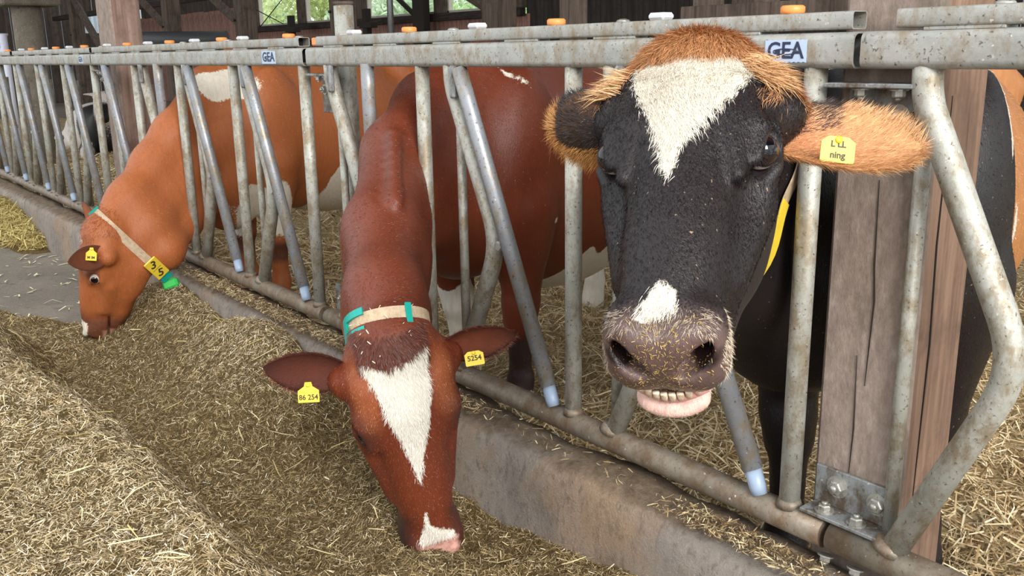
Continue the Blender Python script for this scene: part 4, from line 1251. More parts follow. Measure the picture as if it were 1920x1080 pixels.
# ---- black cow: head raised toward the viewer, mouth a little open
def cow_black():
    H = HeadFrame([[-0.834, 0.4424, 0.3297], [-0.5486, -0.6007, -0.5816], [-0.0592, -0.6659, 0.7437]], [-0.9909, -0.488, 1.5063], 1.1)
    W = (-1.25, 0.52); back = np.array((-0.42, 0.9075)); hs = 1.06
    root = empty('cow', 'black cow with white blaze and ginger poll raising her muzzle toward the viewer', 'cow', (W[0], W[1], 0.08), 'dairy cows at the feed fence')
    F = Field(*make_axes(H, W, back, 0.0048, HEADBOX, hs=hs))
    p = body_prims(F, W, back, hs, drop=.04, fstep=(0.0, .22))
    s = H.s
    # neck through the headlock
    n0, n1, n2 = np.array((-1.25, -0.13, 1.29)), np.array((-1.315, 0.06, 1.19)), np.array((-1.30, 0.34, 1.10))
    q0, q1, q2 = np.array((-1.21, -0.17, 1.12)), np.array((-1.29, 0.06, 0.97)), np.array((-1.32, 0.28, 0.84))
    oc = H.w(0, .07, -.17); th = H.w(0, .17, -.26)
    lat = (0.907, 0.42, 0)
    for a, b, ra, rb in ((oc, n0, .11, .125), (n0, n1, .125, .15), (n1, n2, .15, .22), (th, q0, .075, .09), (q0, q1, .09, .11), (q1, q2, .11, .2)):
        F.cone(a, b, ra, rb, 0.09)
    head_prims(F, H, 0.019, nv=-.015, lip=-.002)
    # brow folds around the large left eye
    for q in (-1, 1):
        F.cone(H.w(.068*q, .10, -.026), H.w(.088*q, .165, -.030), .010*s, .008*s, .02)
        F.cone(H.w(.060*q, .16, -.016), H.w(.074*q, .25, -.032), .009*s, .007*s, .02)
    blaze = [(.077, .048), (.074, .10), (.052, .150), (.040, .185), (.022, .225), (.014, .26), (.007, .272), (.001, .25), (-.006, .218), (-.03, .182), (-.058, .14), (-.078, .10), (-.084, .06), (-.078, .042), (-.03, .06), (.0, .056), (.04, .062)]
    nose = [(.004, .425), (-.012, .435), (-.018, .462), (.0, .472), (.026, .475), (.02, .45)]
    def fields(V, L):
        l, v, d = L.T
        near = (np.abs(l) < .2) & (v > -.2) & (v < .6) & (d > -.35) & (d < .1)
        front = np.where(d > -.075, 1, -1)*0.02
        w = np.full(len(V), -.1)
        w[near] = np.minimum(np.maximum(poly_sd(L[near, :2], blaze), poly_sd(L[near, :2], nose)), np.where(d[near] > -.085, .05, -.05))*H.s
        # body: white sliver behind the shoulder, belly, brisket patch
        P3 = (V-np.array((W[0], W[1], 0)))
        b = (P3@np.array((back[0], back[1], 0)))/hs; sd = (P3@np.array((back[1], -back[0], 0)))/hs; z = V[:, 2]
        bodyw = np.maximum.reduce([np.minimum(.045-np.abs(b-.10-.2*(z-1.3)), z-1.22+.02*np.sin(b*60)), np.where((z < .66) & (z > .4) & (b > .75) & (np.abs(sd) < .25), .66-z, -.1), .06-np.linalg.norm(V-np.array((-1.22, .12, .62)), axis=1), .011-np.linalg.norm((V-np.array((-1.10, .96, 1.0)))*np.array((.25, .8, .22)), axis=1)])
        w = np.where(near, w, np.maximum(w, bodyw))
        g = np.full(len(V), -.1)
        top = np.minimum(.055-v+.012*np.cos(l*40), .2)             # poll
        side = np.minimum(.10-np.abs(v-.06), -.055-d+np.abs(l)*0.0)
        side = np.where(l < -.078, np.minimum(np.minimum(side, .092-v), l+.108), np.where(l > .085, np.minimum(.055-v, .02), -.1))
        g[near] = np.maximum(np.minimum(top, d+.30), side)[near]*0.9
        gb = b-.15-0.2*(z-1.2)+.03*np.sin(z*9)
        g = np.where(~near & (b > .05) & (sd > -.1), np.minimum(gb, z-.62), g)
        # muzzle skin, nostrils
        mz = np.full(len(V), -.1)
        m2 = np.minimum(v-(.466-.35*np.clip(-.03-d, 0, .06)), d+.122)
        mz[near] = m2[near]
        pk = np.full(len(V), -.1); lip = np.minimum(np.minimum(v-.468, -.128-d), d+.185)
        pk[near] = lip[near]
        # pale hairs around the muzzle
        hole = np.full(len(V), -.1)
        for q in (1, -1):
            e = .028-np.sqrt(((l-.041*q)/1.0)**2+((v-.487)/1.1)**2+((d+.057)/.6)**2)
            hole = np.maximum(hole, np.where(near, e, -.1))
        e = np.minimum(.0055-np.abs(d+.134), v-.40)
        hole = np.maximum(hole, np.where(near & (v < .51), e, -.1))
        return dict(m_white=w, m_ginger=g, m_dark=mz, m_pink=pk, m_hole=hole)
    mat = m_coat('black_coat', rgb(22, 19, 21), rgb(42, 34, 34), rgb(232, 224, 208), rgb(204, 142, 88), rgb(168, 106, 60), rgb(96, 76, 72), (rgb(224, 186, 172), rgb(206, 164, 152)), 0.42, 0.5, 0.34, wet=.18)
    body, V, Q, bvh = bake('body', F, H, fields, mat, root)
    # eyes
    for q in (1, -1):
        c = H.w(.096*q, .190, -.055)
        eyeball(root, c, .0240*s, H.dirv(.50*q-.08, .42, .66), 1.2)
    # ears
    gin, gin2, blk = rgb(204, 152, 106), rgb(222, 176, 130), rgb(38, 30, 30)
    base = H.w(-.085, .10, -.095); tip = H.w(-.300, .105, -.155)
    earL, EV, EF, ei = make_ear('ear', root, base, tip, H.dirv(.0, -1.0, -.25), 1, .42, (rgb(196, 130, 92), gin, gin2), .006, 'large ginger ear', 0.0, width=0.158*s, u0=.5, ex=.55, b0=.8)
    e2 = earL
    P, N, f = sample_mesh(EV, EF, 16000)
    # hair over the ear, longer on the rim and tip
    rel = P-ei['base']; u = (rel@ei['ax'])/ei['L']; wv = (rel@ei['ac'])
    edge = np.abs(wv)/(np.interp(np.clip(u, 0, 1), ei['U'], ei['prof'])+1e-4)
    flow = ei['ax'][None]*0.9+ei['ac'][None]*np.sign(wv)[:, None]*(edge*0.9)[:, None]
    L = .010+.016*np.clip(edge, 0, 1.1)**3+.012*np.clip(u, 0, 1)**3
    c = jitter(len(P), gin, .16); k = (rng.uniform(0, 1, len(P)) < .3); c[k] = jitter(k.sum(), rgb(236, 184, 124), .12)
    dk = (u < .52-.5*np.clip(1-wv/.05, 0, 1)) & (wv > .012) | (u < .12); c[dk] = jitter(dk.sum(), rgb(58, 42, 36), .3)
    hairs('fur', P, N, flow, L, np.full(len(P), .0007), rng.uniform(.15, .5, len(P)), c, earL)
    rgtv, upw = np.array(r2), np.array(u2)
    face = np.cross(rgtv, upw)
    tc = ei['base']+ei['ax']*ei['L']*.47-ei['ac']*.044+face*.013
    ear_tag(earL, tc, rgtv*0.98-upw*.10, upw+rgtv*.08, .050, .038, [('L LL', .2, .34), ('ning', -.22, .36)], 'yellow ear tag lettered ning, half under hair', False)
    base = H.w(.098, .095, -.095); tip = H.w(.228, .060, -.125)
    earR, EV, EF, ei = make_ear('ear', root, base, tip, H.dirv(.3, -.6, .75), 1, .45, (rgb(110, 76, 50), blk, rgb(150, 100, 58)), .006, 'dark ear fringed with ginger hair', 0.0, width=0.115*s)
    P, N, f = sample_mesh(EV, EF, 8000)
    rel = P-ei['base']; u = (rel@ei['ax'])/ei['L']; wv = (rel@ei['ac'])
    edge = np.abs(wv)/(np.interp(np.clip(u, 0, 1), ei['U'], ei['prof'])+1e-4)
    flow = ei['ax'][None]*0.8+ei['ac'][None]*np.sign(wv)[:, None]*edge[:, None]
    lower = (wv < 0)
    L = .008+np.where(lower, .030, .008)*np.clip(edge, 0, 1.1)**3+.018*np.clip(u, 0, 1)**3
    c = np.where(((edge > .45) & lower | (u > .8))[:, None], jitter(len(P), rgb(196, 140, 80), .2), jitter(len(P), rgb(40, 32, 30), .25))
    hairs('fur', P, N, flow, L, np.full(len(P), .0007), rng.uniform(.15, .5, len(P)), c, earR)
    # head hair
    fv = V[Q].mean(1); fl = H.loc(fv)
    head = (np.abs(fl[:, 0]) < .15) & (fl[:, 1] > -.1) & (fl[:, 1] < .53) & (fl[:, 2] > -.16)
    P, N, f = sample_mesh(V, Q, 110000, head*np.where(fl[:, 1] < .33, 1.6, 1.0))
    Lc = H.loc(P); l, v, d = Lc.T
    fld = fields(P, Lc)
    jw = rng.normal(0, .004, len(P)); wh = fld['m_white']+jw > 0; gi = (fld['m_ginger']+jw*2 > 0) & ~wh
    skin = (fld['m_dark'] > 0) | (fld['m_pink'] > 0) | (fld['m_hole'] > -.004)
    eye = (np.linalg.norm(Lc-np.array((.108, .192, -.058)), axis=1) < .03) | (np.linalg.norm(Lc-np.array((-.108, .192, -.058)), axis=1) < .03)
    k = ~skin & ~eye
    P, N, Lc, wh, gi = P[k], N[k], Lc[k], wh[k], gi[k]; l, v, d = Lc.T
    flow = H.M@np.stack([l*1.2+.25*np.sin(v*30+l*20), np.where(v < .30, .9, .8), np.zeros(len(l))])
    flow = flow.T
    swirl = vnoise(Lc, 22, 5)-.5
    flow += (H.M@np.stack([swirl*.8, swirl*0, swirl*0])).T
    L = np.where(gi, rng.uniform(.014, .034, len(l)), np.where(wh, rng.uniform(.012, .024, len(l)), rng.uniform(.006, .011, len(l))))
    lift = np.where(gi, .40, np.where(wh, .32, .15))*rng.uniform(.6, 1.4, len(l))
    c = np.where(wh[:, None], jitter(len(l), rgb(238, 230, 214), .07), np.where(gi[:, None], jitter(len(l), rgb(198, 144, 98), .2), jitter(len(l), rgb(27, 23, 25), .4)))
    dk = gi & (v < -.01) & (rng.uniform(0, 1, len(l)) < .35); c[dk] = jitter(dk.sum(), rgb(130, 76, 36), .2)
    W_ = np.where(gi | wh, .0008, .0007)
    bk = ~(wh | gi)
    hairs('fur', P[bk], N[bk], flow[bk], L[bk], W_[bk], lift[bk], c[bk], root, M_FURBLACK)
    hairs('fur', P[~bk], N[~bk], flow[~bk], L[~bk], W_[~bk], lift[~bk], c[~bk], root)
    # side tufts at the ear roots
    for q, n in ((1, 700), (-1, 1000)):
        cen = H.w(.10*q, .055, -.06) if q > 0 else H.w(-.088, .05, -.045)
        sel = np.linalg.norm(fv-cen, axis=1) < (.035 if q > 0 else .036)
        P, N, f = sample_mesh(V, Q, n, sel.astype(float))
        fl2 = np.tile(H.dirv(q*1.0, -.15 if q > 0 else .45, .25), (n, 1))
        hairs('fur', P, N, fl2, rng.uniform(.03, .06, n), np.full(n, .0013), rng.uniform(.4, .9, n), jitter(n, rgb(214, 168, 120), .16), root)
    body_fur(V, Q, H, fields, 30000, (rgb(34, 27, 26), rgb(236, 228, 214), rgb(206, 148, 96), rgb(60, 50, 48)), root, -.06, mat=M_FURBLACK)
    lashes(root, H, .192, rgb(30, 24, 24))
    # whiskers and pale down round the muzzle
    sel = ((fl[:, 1] > .43) & (fl[:, 1] < .50) & (np.abs(fl[:, 0]) > .040) & (fl[:, 2] < -.05) & (fl[:, 2] > -.17)) | ((fl[:, 1] > .45) & (fl[:, 2] < -.13) & (fl[:, 2] > -.2)) | ((fl[:, 1] > .455) & (fl[:, 1] < .49) & (fl[:, 2] > -.03))
    for q in (1, -1): sel &= np.linalg.norm(fl-np.array((.040*q, .492, -.056)), axis=1) > .028
    P, N, f = sample_mesh(V, Q, 8000, sel*np.where((fl[:, 0] < -.03) & (fl[:, 2] < -.05), 1.3, 1.0))
    fl2 = np.tile(H.dirv(0, .25, -.8), (len(P), 1))
    low = H.loc(P)[:, 2] < -.125; keep_ = ~low | (rng.uniform(0, 1, len(P)) < .25); P, N, fl2, low = P[keep_], N[keep_], fl2[keep_], low[keep_]
    hairs('whiskers', P, N, fl2, rng.uniform(.005, .014, len(P))*np.where(low, .5, 1), np.full(len(P), .0006), rng.uniform(.2, .6, len(P)), np.where((H.loc(P)[:, 0] < -.03)[:, None], jitter(len(P), rgb(194, 176, 154), .18), jitter(len(P), rgb(166, 150, 134), .2)), root)
    # crumbs of feed on the nose
    sel = (fl[:, 1] > .47) & (fl[:, 2] > -.125) & (np.abs(fl[:, 0]) < .06)
    P, N, f = sample_mesh(V, Q, 900, sel*(.15+np.exp(-(fl[:, 0]/.03)**2)*np.clip((fl[:, 1]-.465)/.04, .1, 1))); n = len(P)
    T = rng.normal(0, 1, (n, 3)); T -= N*(T*N).sum(1)[:, None]; T /= np.linalg.norm(T, axis=1)[:, None]
    o = strands('feed_crumbs', P+N*.0015, T, rng.uniform(.0015, .006, n), rng.uniform(.0005, .0011, n), rng.normal(0, .2, n), palette(n, [rgb(190, 164, 100), rgb(150, 122, 64)], [.5, .5]), M_STRAND, root, N); o['kind'] = 'stuff'
    # lower incisors on a pink gum
    mb = MB(); mb.tube([H.w(x, .508-abs(x)**2*9, -.1375) for x in np.linspace(-.042, .042, 11)], .0075*s, 10); mb.build('gum', M_GUM, root)
    for i in range(8):
        x = -.0336+.0096*i; yv = .514-abs(x)**2*9
        hgt = .0180-.05*abs(x)*.5
        M4 = Matrix([[*(H.M[0]), 0], [*(H.M[1]), 0], [*(H.M[2]), 0], [0, 0, 0, 1]])
        M4 = Matrix.Translation(Vector(H.w(x, yv, -.136))) @ M4
        mb = MB(); w = .0047*s
        ring = []
        for k, (ww, dd) in enumerate(((.55, 0), (.9, .45), (1.0, .8), (.85, 1.0))):
            for (a, b) in ((-1, .3), (-.8, 1), (.8, 1), (1, .3), (.8, -.4), (-.8, -.4)):
                ring.append(tuple(M4 @ Vector((a*w*ww, b*.003*s, dd*hgt*s))))
        Fq = [(r_*6+j, r_*6+(j+1) % 6, r_*6+6+(j+1) % 6, r_*6+6+j) for r_ in range(3) for j in range(6)]+[tuple(reversed(range(6))), tuple(range(18, 24))]
        mb.add(ring, Fq, 0, True); mb.build('tooth', M_TOOTH, root)
    # collar: yellow strap showing behind the jaw
    n_ax = n1-n0
    c0 = n0+(n1-n0)*.50
    pts, nn = ring_points(bvh, c0, n_ax, H.dirv(0, 0, 1), 0, 360, 90, .45)
    mb, _, _ = band(pts, nn, .034, .004, .003, True)
    col = mb.build('collar', M_STRAP, root)
    ys = [q for q in pts if q[0][0] > -1.20 and 1.02 < q[0][2] < 1.18]
    m2, _, _ = band(ys, nn, .036, .006, .005); m2.build('yellow_sleeve', M_TAG, col)['label'] = 'yellow sleeve on the collar'
    return H, bvh
HBk, BVHB = cow_black()
# ---- dark red cow: head down in the feed, forehead toward the viewer
def cow_red():
    H = HeadFrame([[-0.3662, -0.0231, 0.9302], [-0.9176, 0.1751, -0.3569], [-0.1546, -0.9843, -0.0853]], [-1.8376, -0.5329, 0.7909], 1.15, 1.075)
    W = (-2.86, 0.42); back = np.array((-0.40, 0.917)); hs = 1.06
    root = empty('cow', 'dark red cow lowering her white blazed face into the feed', 'cow', (W[0], W[1], 0.08), 'dairy cows at the feed fence')
    F = Field(*make_axes(H, W, back, 0.0060, HEADBOX, hs=hs))
    p = body_prims(F, W, back, hs, drop=.15, step=(.42, -.05))
    s = H.s
    ch = [H.w(0, .03, -.13), np.array((-2.12, -.40, .85)), np.array((-2.37, -.25, .97)), np.array((-2.675, .0, 1.15)), np.array((-2.80, .22, 1.28)), np.array((-2.88, .45, 1.34))]
    rr = [.08, .09, .10, .105, .12, .11]
    for i in range(5): F.cone(ch[i], ch[i+1], rr[i], rr[i+1], .08)
    tl = [H.w(0, .13, -.24), np.array((-2.22, -.33, .68)), np.array((-2.45, -.18, .78)), np.array((-2.69, .03, .90)), np.array((-2.82, .28, .92))]
    rr = [.06, .08, .095, .11, .2]
    for i in range(4): F.cone(tl[i], tl[i+1], rr[i], rr[i+1], .10)
    ml = [(a+b)/2 for a, b in zip(ch, tl+[tl[-1]])]
    for i in range(4): F.cone(ml[i], ml[i+1], (.085, .095, .105, .115)[i], (.095, .105, .115, .17)[i], .08)
    # groove beside the crest of the neck
    F.cone((-2.57, -.07, 1.225), (-2.275, -.255, 1.062), .022, .018, .03)
    F.cone((-2.602, -.105, 1.222), (-2.300, -.298, 1.064), .013, .007, .012, 'cut')
    head_prims(F, H, hollow=False)
    blaze = [(.080, .03), (.072, .055), (.058, .10), (.050, .145), (.036, .185), (.022, .24), (.010, .300), (.003, .285), (-.010, .245), (-.024, .20), (-.040, .155), (-.053, .105), (-.056, .06), (-.062, .018), (-.03, .03), (.03, .045)]
    nose = [(.012, .375), (.008, .41), (-.012, .43), (-.046, .455), (-.048, .468), (.03, .470), (.034, .45), (.018, .415)]
    def bodyco(V):
        P3 = V-np.array((W[0], W[1], 0))
        return (P3@np.array((back[0], back[1], 0)))/hs, (P3@np.array((back[1], -back[0], 0)))/hs, V[:, 2]
    def fields(V, L):
        l, v, d = L.T
        near = (np.abs(l) < .2) & (v > -.08) & (v < .6) & (d > -.32) & (d < .1)
        w = np.full(len(V), -.1)
        w[near] = np.minimum(np.maximum(poly_sd(L[near, :2], blaze), poly_sd(L[near, :2], nose)), np.where(d[near] > -.085, .05, -.05))*s
        b, sd, z = bodyco(V)
        belly = np.where(b > .30, (.64+.06*np.sin(b*11+1)+.05*np.sin(b*31)) - z, -.1)
        legs = np.where((z < .20) & (b < .5), .17-z, -.1)
        hind = np.where((b > 1.25) & (z < .62), .6-z, -.1)
        sp = lambda c, r: r-np.linalg.norm((V-np.array(c))*np.array((1, 1, 1.)), axis=1)
        e1 = V-np.array((-2.676, .514, 1.381)); stripe = np.where(np.abs(e1[:, 2]) < .05, .011-np.abs(e1[:, 1]*.8+e1[:, 2]*.9), -.1)
        stripe = np.where(np.abs(e1[:, 0]) < .15, np.minimum(stripe, .03-np.abs(e1[:, 1])), -.1)
        e2 = (V-np.array((-2.614, .647, .856)))*np.array((.5, .5, 1.6)); dot = .016-np.linalg.norm(e2, axis=1)
        w = np.where(near, w, np.maximum.reduce([belly, legs, np.where((sd < -.03) & (b < .5), .56+.03*np.sin(b*60)-z, -.1), hind, stripe, dot]))
        g = np.full(len(V), -.1)
        side = .035-np.sqrt(((np.abs(l)-.085)/.9)**2+((v-.10)/2.4)**2)
        g[near] = (side-.006)[near]
        dk = np.full(len(V), -.1)
        mz = np.maximum(np.minimum(v-.40, np.abs(l)-.046), np.minimum(v-.515, -.10-d))
        mz = np.minimum(mz, np.where(l > -.03, .03, .006))
        under = np.maximum(np.minimum(v-.30, -.10-d), .018-np.sqrt(((np.abs(l)-.106))**2+((v-.195)/1.9)**2))
        dk[near] = np.maximum(mz, under*.6)[near]
        legd = np.where((z < .42) & (b < .6) & (z > .16), .40-z, -.1)
        dk = np.where(near, dk, legd)
        pk = np.full(len(V), -.1)
        pk[near] = np.minimum(np.minimum(v-.466, d+.14), .045-np.abs(l+.006))[near]
        hole = np.full(len(V), -.1)
        for q in (1, -1):
            e = .020-np.sqrt(((l-.040*q)/1.0)**2+((v-.514)/1.1)**2+((d+.060)/.55)**2)
            hole = np.maximum(hole, np.where(near, e, -.1))
        return dict(m_white=w, m_ginger=g, m_dark=dk, m_pink=pk, m_hole=hole)
    mat = m_coat('dark_red_coat', rgb(104, 47, 28), rgb(128, 61, 37), rgb(236, 228, 212), rgb(164, 92, 54), rgb(142, 74, 44), rgb(62, 42, 40), (rgb(226, 176, 160), rgb(206, 150, 138)), 0.42, 0.35, 0.4)
    body, V, Q, bvh = bake('body', F, H, fields, mat, root)
    for q in (1, -1):
        eyeball(root, H.w(.094*q, .192, -.058), .0225*s, H.dirv(.75*q, .1, .5), 1.2)
    red, red2, drk = rgb(118, 58, 38), rgb(140, 70, 44), rgb(70, 44, 38)
    ex, ey = np.array(r2), np.array(u2); face = np.cross(ex, ey)
    for q, base, tip, ac, wd, lab, txt in ((1, (.100, .075, -.09), (.272, .0, -.075), None, .108, 'ear at left with dark hollow', ('86 254',)), (-1, (-.100, .07, -.09), (-.268, .055, -.05), None, .092, 'ear at right seen edge on', ('5254',))):
        b0, t0 = H.w(base), H.w(tip)
        o, EV, EF, ei = make_ear('ear', root, b0, t0, ey*.85+face*.5, 1, -.42 if q > 0 else .42, (rgb(124, 66, 46), rgb(96, 52, 40), rgb(60, 34, 28)), .006, lab, 0.0, width=wd*s)
        P, N, f = sample_mesh(EV, EF, 5000)
        rel = P-ei['base']; u = (rel@ei['ax'])/ei['L']; wv = rel@ei['ac']
        edge = np.abs(wv)/(np.interp(np.clip(u, 0, 1), ei['U'], ei['prof'])+1e-4)
        c = jitter(len(P), red, .25); kk = rng.uniform(0, 1, len(P)) < .35; c[kk] = jitter(kk.sum(), drk, .3)
        kk = (edge > .62) | (rng.uniform(0, 1, len(P)) < .3); P, N, wv, edge, c = P[kk], N[kk], wv[kk], edge[kk], c[kk]
        hairs('fur', P, N, ei['ax'][None]+ei['ac'][None]*np.sign(wv)[:, None]*edge[:, None]*.6, .006+.012*np.clip(edge, 0, 1.1)**3, np.full(len(P), .0008), rng.uniform(.1, .4, len(P)), c, o)
        if q > 0:
            tc = np.array(ei['base'])+ei['ax']*ei['L']*.46+face*.035-ey*.044
            ear_tag(o, tc, ex*.99+ey*.05, ey, .051, .046, [(txt[0], -.24, .38)], 'yellow ear tag numbered 86 254', True)
        else:
            tc = np.array(ei['base'])+ei['ax']*ei['L']*.46+face*.03-ey*.034
            ear_tag(o, tc, ex*.98+ey*.17, ey-ex*.15, .048, .036, [(txt[0], .0, .5)], 'yellow ear tag with half hidden number', False)
    # hair
    fv = V[Q].mean(1); fl = H.loc(fv)
    head = (np.abs(fl[:, 0]) < .15) & (fl[:, 1] > -.09) & (fl[:, 1] < .50) & (fl[:, 2] > -.13)
    P, N, f = sample_mesh(V, Q, 60000, head.astype(float))
    Lc = H.loc(P); l, v, d = Lc.T; fld = fields(P, Lc)
    wh = fld['m_white']+rng.normal(0, .003, len(P)) > 0
    skin = (fld['m_pink'] > -.004) | (fld['m_hole'] > -.004) | (fld['m_dark'] > 0)
    eye = np.minimum(np.linalg.norm(Lc-np.array((.108, .192, -.058)), axis=1), np.linalg.norm(Lc-np.array((-.108, .192, -.058)), axis=1)) < .03
    k = ~skin & ~eye; P, N, Lc, wh = P[k], N[k], Lc[k], wh[k]; l, v, d = Lc.T; gg = fld['m_ginger'][k] > 0
    tuft = (v < .040+.008*np.sin(l*90)) & (v > -.022) & (np.abs(l-.008) < .075) & (d > -.14)
    flow = (H.M@np.stack([l*1.5+(vnoise(Lc, 22, 7)-.5), np.full(len(l), .9), np.zeros(len(l))])).T
    L = np.where(tuft, rng.uniform(.012, .026, len(l)), np.where(wh, rng.uniform(.010, .022, len(l)), rng.uniform(.005, .010, len(l))))
    lift = np.where(tuft, .35, np.where(wh, .3, .12))*rng.uniform(.6, 1.4, len(l))
    c = np.where(wh[:, None], jitter(len(l), rgb(240, 234, 222), .06), np.where(tuft[:, None], jitter(len(l), rgb(98, 52, 38), .25), np.where(gg[:, None], jitter(len(l), rgb(172, 104, 60), .2), jitter(len(l), rgb(136, 66, 38), .22))))
    hairs('fur', P, N, flow, L, np.where(wh | tuft, .0010, .0009), lift, c, root)
    body_fur(V, Q, H, fields, 60000, (rgb(104, 50, 32), rgb(238, 230, 216), rgb(172, 100, 58), rgb(66, 46, 42)), root, -.02)
    lashes(root, H, .192, rgb(40, 26, 22))
    # crumbs in the tuft
    sel = (fl[:, 1] < .03) & (fl[:, 1] > -.05) & (np.abs(fl[:, 0]) < .08) & (fl[:, 2] > -.14)
    P, N, f = sample_mesh(V, Q, 26, sel.astype(float)); n = len(P)
    T = rng.normal(0, 1, (n, 3)); T /= np.linalg.norm(T, axis=1)[:, None]
    o = strands('feed_crumbs', P+N*.01, T, rng.uniform(.006, .014, n), rng.uniform(.0015, .003, n), np.zeros(n), palette(n, [rgb(240, 232, 206)], [1.0]), M_STRAND, root, N); o['kind'] = 'stuff'
    # collar behind the poll
    A0, B0, C0 = np.array([-2.0822, -0.5299, 0.7496]), np.array([-1.9074, -0.4686, 0.8444]), np.array([-1.9518, -0.3794, 0.7923])
    nax = np.cross(B0-A0, C0-A0); nax /= np.linalg.norm(nax)
    c0 = (A0+C0)/2+(tl[0]-ch[0])*.12
    pts, nn = ring_points(bvh, c0, nax, (0, 0, 1), 0, 360, 72, .5)
    mb, P, D = band(pts, nn, .044, .004, .003, True)
    col = mb.build('collar', M_STRAP, root)
    # which ring indices face the viewer
    view = (np.array(CAM_POS)-c0); view /= np.linalg.norm(view)
    idx = max(range(len(pts)), key=lambda i: pts[i][1]@(np.array(u2)*.8+view*.6))
    sgn = 1 if (pts[(idx+6) % 71][0]-pts[idx][0])@np.array(r2) > 0 else -1
    def sect(a, b_, w, off, th, name, mt, lab):
        ii = [(idx+sgn*k) % 71 for k in range(a, b_+1)]
        m2, _, _ = band([(P[i], D[i]) for i in ii], nn, w, off, th, False, 0)
        o = m2.build(name, mt, col); o['label'] = lab; return o
    sect(2, 3, .056, .008, .006, 'strap_loop', M_TEAL, 'teal strap loop')
    # open sided buckle: two rails and a closed end
    for sd in (-1, 1):
        ii = [(idx-sgn*k) % 71 for k in range(5, 13)]
        m2, _, _ = band([(P[i]+nn*sd*.024, D[i]) for i in ii], nn, .018, .007, .008, False, 0)
        m2.build('buckle', M_TEAL, col)['label'] = 'teal buckle rail'
    sect(-13, -10, .064, .007, .009, 'buckle', M_TEAL, 'teal buckle end')
    return H, bvh
HRd, BVHR = cow_red()
